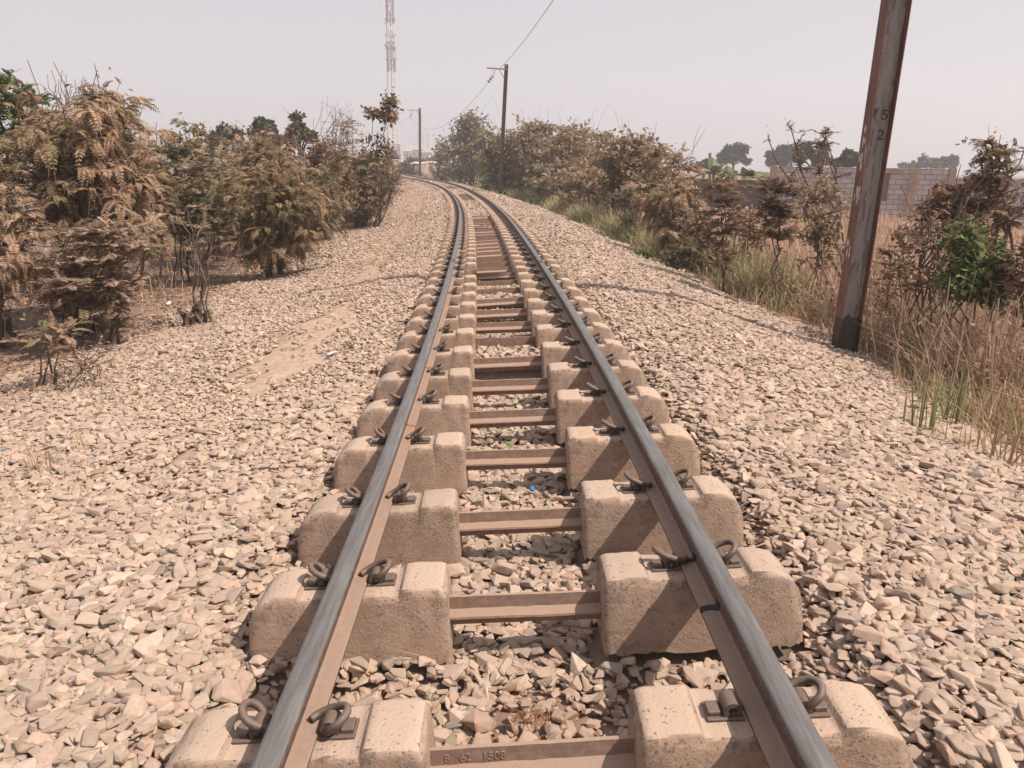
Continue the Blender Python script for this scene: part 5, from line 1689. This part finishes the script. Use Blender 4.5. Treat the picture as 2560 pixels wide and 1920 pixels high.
def building(x0, x1, ytop, ybot, Y, depth, label, nwin, mast=0, roofh=.12, seed=0):
    a_ = at_y(x0, ytop, Y); c_ = at_y(x1, ytop, Y); zb_ = min(at_y(x0, ybot, Y)[2], gz(a_[0], a_[1])) - .5
    wd = c_[0] - a_[0]; h = a_[2] - zb_
    e = empty('building', (a_[0], Y, zb_), label, 'building')
    ac = Acc(); v, f = box(0, wd, 0, depth, 0, h); ac.add(v, f); wlm = link('wall', ac.mesh('wall', M['cream'], False, colors=False), e)
    ac = Acc(); hh = h * roofh
    v = np.array([(-.6, -.6, h + .003), (wd + .6, -.6, h + .003), (wd + .6, depth + .6, h + .003), (-.6, depth + .6, h + .003), (1, depth / 2, h + hh + 1), (wd - 1, depth / 2, h + hh + 1)])
    ac.add(v, [(0, 3, 2, 1), (0, 1, 5, 4), (1, 2, 5), (2, 3, 4, 5), (3, 0, 4)])
    link('roof', ac.mesh('roof', M['roofgrey'], False, colors=False), e)
    for k in range(nwin):
        u = wd * (k + .5) / nwin; ww = wd / nwin * .22
        ac = Acc(); v, f = box(u - ww, u + ww, -.06, -.004, h - 2.6, h - 1.2); ac.add(v, f)
        link('window', ac.mesh('window', M['glass_dark'], False, colors=False), e)
    for k in range(mast):
        ac = Acc(); u = wd * (k + 1) / (mast + 1); v, f = tube([(u, depth / 2, h + .2), (u, depth / 2, h + 7)], .09, 5); ac.add(v, f)
        link('mast', ac.mesh('mast', M['galv'], False, colors=False), e)


building(1008, 1036, 378, 395, 330, 14, 'long hazy building with a grey roof next to the lattice tower', 4, 0, .25, 1)
building(1032, 1060, 374, 390, 300, 12, 'cream hazy building with masts on its roof behind the distant post', 3, 3, .12, 2)
building(1055, 1072, 381, 395, 280, 12, 'cream hazy block with tall windows just past the distant post', 3, 2, .12, 3)

def shelter(x0, x1, ytop, ybot, Y, depth, label, mat, cloth=False, seed=0):
    a_ = at_y(x0, ytop, Y); c_ = at_y(x1, ytop, Y); zb_ = gz((a_[0] + c_[0]) / 2, Y)
    zb_ = min(zb_, at_y((x0 + x1) / 2, ybot, Y)[2])
    wd = c_[0] - a_[0]; h = a_[2] - zb_
    e = empty('market_shelter', (a_[0], Y, zb_), label, 'shelter', None)
    r = np.random.RandomState(seed)
    for sx in (0.05, wd - .05):
        for sy in (.05, depth - .05):
            ac = Acc(); v, f = tube([(sx, sy, -.2), (sx, sy, h - .05)], .05, 6); ac.add(v, f); link('post', ac.mesh('post', M['bark'], False, colors=False), e)
    g = np.linspace(0, 1, 12)
    U, Vv = np.meshgrid(g, g)
    Z = h + .15 * np.sin(U * PI) + .10 * (vnoise(U * 6 + seed, Vv * 4, seed) - .5) + .25 * Vv
    P = np.stack([U * (wd + .5) - .25, Vv * depth, Z], -1).reshape(-1, 3)
    i = np.arange(11)[:, None] * 12 + np.arange(11)[None]
    q = np.stack([i, i + 1, i + 13, i + 12], -1).reshape(-1, 4)
    ac = Acc(); ac.add(np.concatenate([P, P - UP * .04]), np.concatenate([q, q[:, ::-1] + 144])); link('roof', ac.mesh('roof', mat, True, colors=False), e)
    if cloth:
        U, Vv = np.meshgrid(np.linspace(0, 1, 14), np.linspace(0, 1, 8))
        P = np.stack([U * wd * .95, -.05 + .18 * np.sin(U * 21 + Vv * 2) * (1 - Vv) + Vv * -.1, h * (1 - Vv * (.55 + .4 * U)) + .05], -1).reshape(-1, 3)
        i = np.arange(7)[:, None] * 14 + np.arange(13)[None]
        q = np.stack([i, i + 1, i + 15, i + 14], -1).reshape(-1, 4)
        ac = Acc(); ac.add(P, q); link('hanging_sheet', ac.mesh('hanging_sheet', M['tarp'], True, colors=False), e)
    else:
        ac = Acc(); v, f = box(wd * .1, wd * .9, depth * .5, depth * .5 + .04, 0, h * .93); ac.add(v, f); link('back_panel', ac.mesh('back_panel', M['shack'], False, colors=False), e)
        ac = Acc(); v, f = box(wd * .42, wd * .95, .08, .12, 0, h * .93); ac.add(v, f); link('front_panel', ac.mesh('front_panel', M['corr'], False, colors=False), e)


shelter(1026, 1050, 411, 436, 106, 3.0, 'flat pale roofed stall with a grey metal sheet front beside the distant post', M['tarp'], False, 1)
shelter(1052, 1110, 410, 437, 103, 3.0, 'pale tent stall with loose hanging cloth sheets just past the distant post', M['tarp'], True, 2)
shelter(1112, 1150, 414, 440, 92, 3.0, 'pale tent roof half hidden by the grey twiggy bush and the olive tree', M['tarp'], True, 3)
shelter(955, 1000, 409, 432, 122, 4.0, 'low brown shack with a flat dark roof behind the far end of the rails', M['shack'], False, 4)
# pale horizontal beam of a fence in front of the tower
pq = at_y(940, 398, 130); pr_ = at_y(1015, 400, 130)
fe = empty('fence', (pq[0], 130, pq[2] - 2.2), 'thin pale rail fence line at the foot of the lattice tower', 'fence')
ac = Acc(); v, f = beam((0, 0, 2.2), (pr_[0] - pq[0], 0, pr_[2] - pq[2] + 2.2), .14); ac.add(v, f); link('top_rail', ac.mesh('top_rail', M['tower_white'], False, colors=False), fe)
for k in range(5):
    u = (pr_[0] - pq[0]) * k / 4
    ac = Acc(); v, f = beam((u, .1, -.5), (u, .1, 2.2), .12); ac.add(v, f); link('post', ac.mesh('post', M['galv'], False, colors=False), fe)
# faint pole seen among the twigs
dp = at_ground(883, 62); dt = at_y(883, 302, 62)
e = empty('utility_pole', dp, 'faint grey pole with a short crossarm among the bare twigs', 'utility pole')
ac = Acc(); v, f = tube([(0, 0, -.2), tuple(dt - dp)], .10, 7); ac.add(v, f); link('pole', ac.mesh('pole', M['galv'], True, colors=False), e)
ac = Acc(); v, f = box(-.55, .1, -.16, -.10, dt[2] - dp[2] - .25, dt[2] - dp[2] - .13); ac.add(v, f); link('crossarm', ac.mesh('crossarm', M['galv'], False, colors=False), e)

# ================================================================== SMALL LITTER ON THE BALLAST
def on_ground(px, py, lift=.0):
    p = at_z(px, py, 0.0)
    for _ in range(6): p = at_z(px, py, gz(p[0], p[1]) + lift)
    return p


M['blue'] = mat_plain('blue_plastic', (.02, .12, .36), .35, .1)
M['greenglass'] = mat_plain('green_glass', (.05, .22, .06), .15, .2)
M['clear'] = mat_plain('cloudy_clear_plastic', (.55, .56, .58), .25, .1)
M['white_pl'] = mat_plain('white_plastic', (.72, .70, .68), .5, .05)
M['yellow_pl'] = mat_plain('yellow_plastic', (.60, .42, .05), .5, .1)
M['orange_leaf'] = mat_plain('orange_dead_leaf', (.34, .15, .07), .9, .2, 30)
M['pipe'] = mat_plain('grey_pipe', (.22, .24, .25), .6, .15)
# bottle cap
p = on_ground(1329, 1222, .05); ac = Acc()
prof = [(.0, .013), (.010, .013), (.0142, .011), (.0150, .006), (.0150, 0), (.0138, 0), (.0138, .010)]
n_ = 24
for (r0, z0_), (r1, z1_) in zip(prof[:-1], prof[1:]):
    an = np.arange(n_) / n_ * 2 * PI; rb = 1 + .03 * (np.arange(n_) % 2)
    A_ = np.stack([r0 * rb * np.cos(an), r0 * rb * np.sin(an), np.full(n_, z0_)], 1); B_ = np.stack([r1 * rb * np.cos(an), r1 * rb * np.sin(an), np.full(n_, z1_)], 1)
    j = np.arange(n_); ac.add(np.concatenate([A_, B_]), np.stack([j, (j + 1) % n_, n_ + (j + 1) % n_, n_ + j], 1))
o = link('bottle_cap', ac.mesh('bottle_cap', M['blue'], True, colors=False)); o.location = tuple(p); o.rotation_euler = (.9, .3, .4)
tag(o, 'small blue plastic bottle cap lying on the ballast between the rails', 'bottle cap')
# green glass
for k, (px, py, lb) in enumerate(((1222, 1107, 'green bottle glass shard among the stones between the rails'), (1272, 1113, 'paler green shard just beside the other glass piece'))):
    p = on_ground(px, py, .045); r = np.random.RandomState(k); an = np.sort(r.uniform(0, 2 * PI, 6)); rr_ = r.uniform(.012, .024, 6)
    q0 = np.stack([rr_ * np.cos(an), rr_ * np.sin(an), .25 * rr_ * np.sin(an * 2)], 1); ac = Acc()
    ac.add(np.concatenate([q0, q0 + np.array([0, 0, .004])]), [tuple(range(6))[::-1], tuple(range(6, 12))] + [(j, (j + 1) % 6, 6 + (j + 1) % 6, 6 + j) for j in range(6)])
    o = link('glass_shard', ac.mesh('glass_shard', M['greenglass'], False, colors=False)); o.location = tuple(p); o.rotation_euler = (.6, .2, k); tag(o, lb, 'glass shard')
# crushed clear bottle
p = on_ground(828, 883, .035); e = empty('plastic_bottle', p, 'crushed clear plastic bottle on the stones next to the sandy path', 'bottle'); e.rotation_euler = (0, 0, 1.3); e.scale = (.6, .6, .6)
zs = np.linspace(0, 1, 16); ac = Acc(); rad = np.interp(zs, [0, .05, .12, .6, .75, .88, .9, 1], [.018, .030, .031, .029, .026, .012, .0115, .0115]) * .8 * (1 + .10 * np.sin(zs * 40))
v, f = tube(np.stack([zs * .2 - .1, .012 * np.sin(zs * 5), .006 * np.cos(zs * 9)], 1), rad, 14); v[:, 2] *= .7; ac.add(v, f); link('body', ac.mesh('body', M['clear'], True, colors=False), e)
ac = Acc(); v, f = tube([(.1, -.011, 0), (.116, -.012, 0)], .0145, 12); ac.add(v, f); link('cap', ac.mesh('cap', M['white_pl'], True, colors=False), e)


def scrap(px, py, size, mat, label, seed, cat='wrapper', name='plastic_wrapper', lift=.02):
    r = np.random.RandomState(seed); p = on_ground(px, py, lift); g = np.linspace(-1, 1, 7); U, V_ = np.meshgrid(g, g)
    Z = (vnoise(U * 2.2 + seed, V_ * 2.2, seed) - .3) * size * .55
    P = np.stack([U * size * .7 * (1 + .15 * np.sin(V_ * 4)), V_ * size * .5, Z], -1).reshape(-1, 3)
    i = np.arange(6)[:, None] * 7 + np.arange(6)[None]; q = np.stack([i, i + 1, i + 8, i + 7], -1).reshape(-1, 4)
    ac = Acc(); ac.add(np.concatenate([P, P - UP * .002]), np.concatenate([q, q[:, ::-1] + 49]))
    o = link(name, ac.mesh(name, mat, True, colors=False)); o.location = tuple(p); o.rotation_euler = (r.uniform(-.3, .3), r.uniform(-.3, .3), r.uniform(0, 3)); tag(o, label, cat)


scrap(652, 731, .055, M['yellow_pl'], 'yellow and white scrap of wrapper at the gravel edge below the leaning shrub', 1)
scrap(423, 758, .055, M['white_pl'], 'small white plastic scrap on the ground by the gnarled stump', 2)
scrap(1015, 1008, .02, M['orange_leaf'], 'small dead orange leaf on the stones near the inner rail', 3, 'leaf', 'dead_leaf')
scrap(1555, 1065, .06, M['orange_leaf'], 'curled brown leaf lying against the sleeper end under the outer rail', 4, 'leaf', 'dead_leaf', .06)
# grey pipe end at the picture edge
p = on_ground(-10, 1128, .02); ac = Acc(); v, f = tube([(-.25, -.06, 0), (.0, 0, .0), (.055, .02, .012)], [.02, .02, .006], 10); ac.add(v, f)
o = link('pipe', ac.mesh('pipe', M['pipe'], True, colors=False)); o.location = tuple(p); tag(o, 'short grey pipe lying on the gravel at the picture edge', 'pipe')
# twig lying in the bay of clay
p0 = on_ground(1335, 1574, .06); p1 = on_ground(1535, 1568, .07); ac = Acc(); v, f = tube(crom([p0 - p0, (p1 - p0) * .4 + np.array([0, .01, .006]), (p1 - p0) * .75 + np.array([0, -.008, .0]), p1 - p0], 5), .0035, 6); ac.add(v, f)
o = link('twig', ac.mesh('twig', M['twig'], True, colors=False)); o.location = tuple(p0); tag(o, 'thin brown twig lying across the clay between two sleepers', 'twig')
p0 = on_ground(395, 885, .03); p1 = on_ground(420, 880, .03); ac = Acc(); v, f = tube([p0 - p0, (p1 - p0) * .5 + np.array([0, 0, .01]), p1 - p0], .014, 7); ac.add(v, f)
o = link('stick', ac.mesh('stick', M['bark'], True, colors=False)); o.location = tuple(p0); tag(o, 'short dark stick lying on the gravel bank past the dead twig clump', 'stick')
# dry fibrous seed pod remains by the tie bar
p = on_ground(1318, 1808, .03); r = np.random.RandomState(4); ac = Acc()
for k in range(26):
    a_ = r.uniform(0, PI); q = np.array([r.uniform(-.05, .07), r.uniform(-.02, .02), 0])
    P = crom([q, q + np.array([math.cos(a_) * .015, .01, .02]), q + np.array([math.cos(a_) * .035, .012, .022 + r.uniform(-.01, .012)])], 4); v, f = tube(P, .0012, 4); ac.add(v, f)
o = link('dead_leaf', ac.mesh('dead_leaf', M['orange_leaf'], True, colors=False)); o.location = tuple(p); tag(o, 'dry feathery dead leaf sprig on the clay beside the embossed tie bar', 'leaf')

# ================================================================== HAZE
hz = Acc(); v, f = box(-420, 420, -30, 700, -9, 75); hz.add(v, f)
m = bpy.data.materials.new('dusty_air'); m.use_nodes = True; nt = m.node_tree; nt.nodes.clear()
out = nt.nodes.new('ShaderNodeOutputMaterial'); pv = nt.nodes.new('ShaderNodeVolumePrincipled')
pv.inputs['Color'].default_value = (.93, .94, .98, 1); pv.inputs['Density'].default_value = .0016; pv.inputs['Anisotropy'].default_value = .2
nt.links.new(pv.outputs[0], out.inputs['Volume'])
M['haze'] = m
ho = link('haze', hz.mesh('haze', m, False, colors=False)); tag(ho, 'dusty dry season haze in the air', 'haze', kind='stuff')
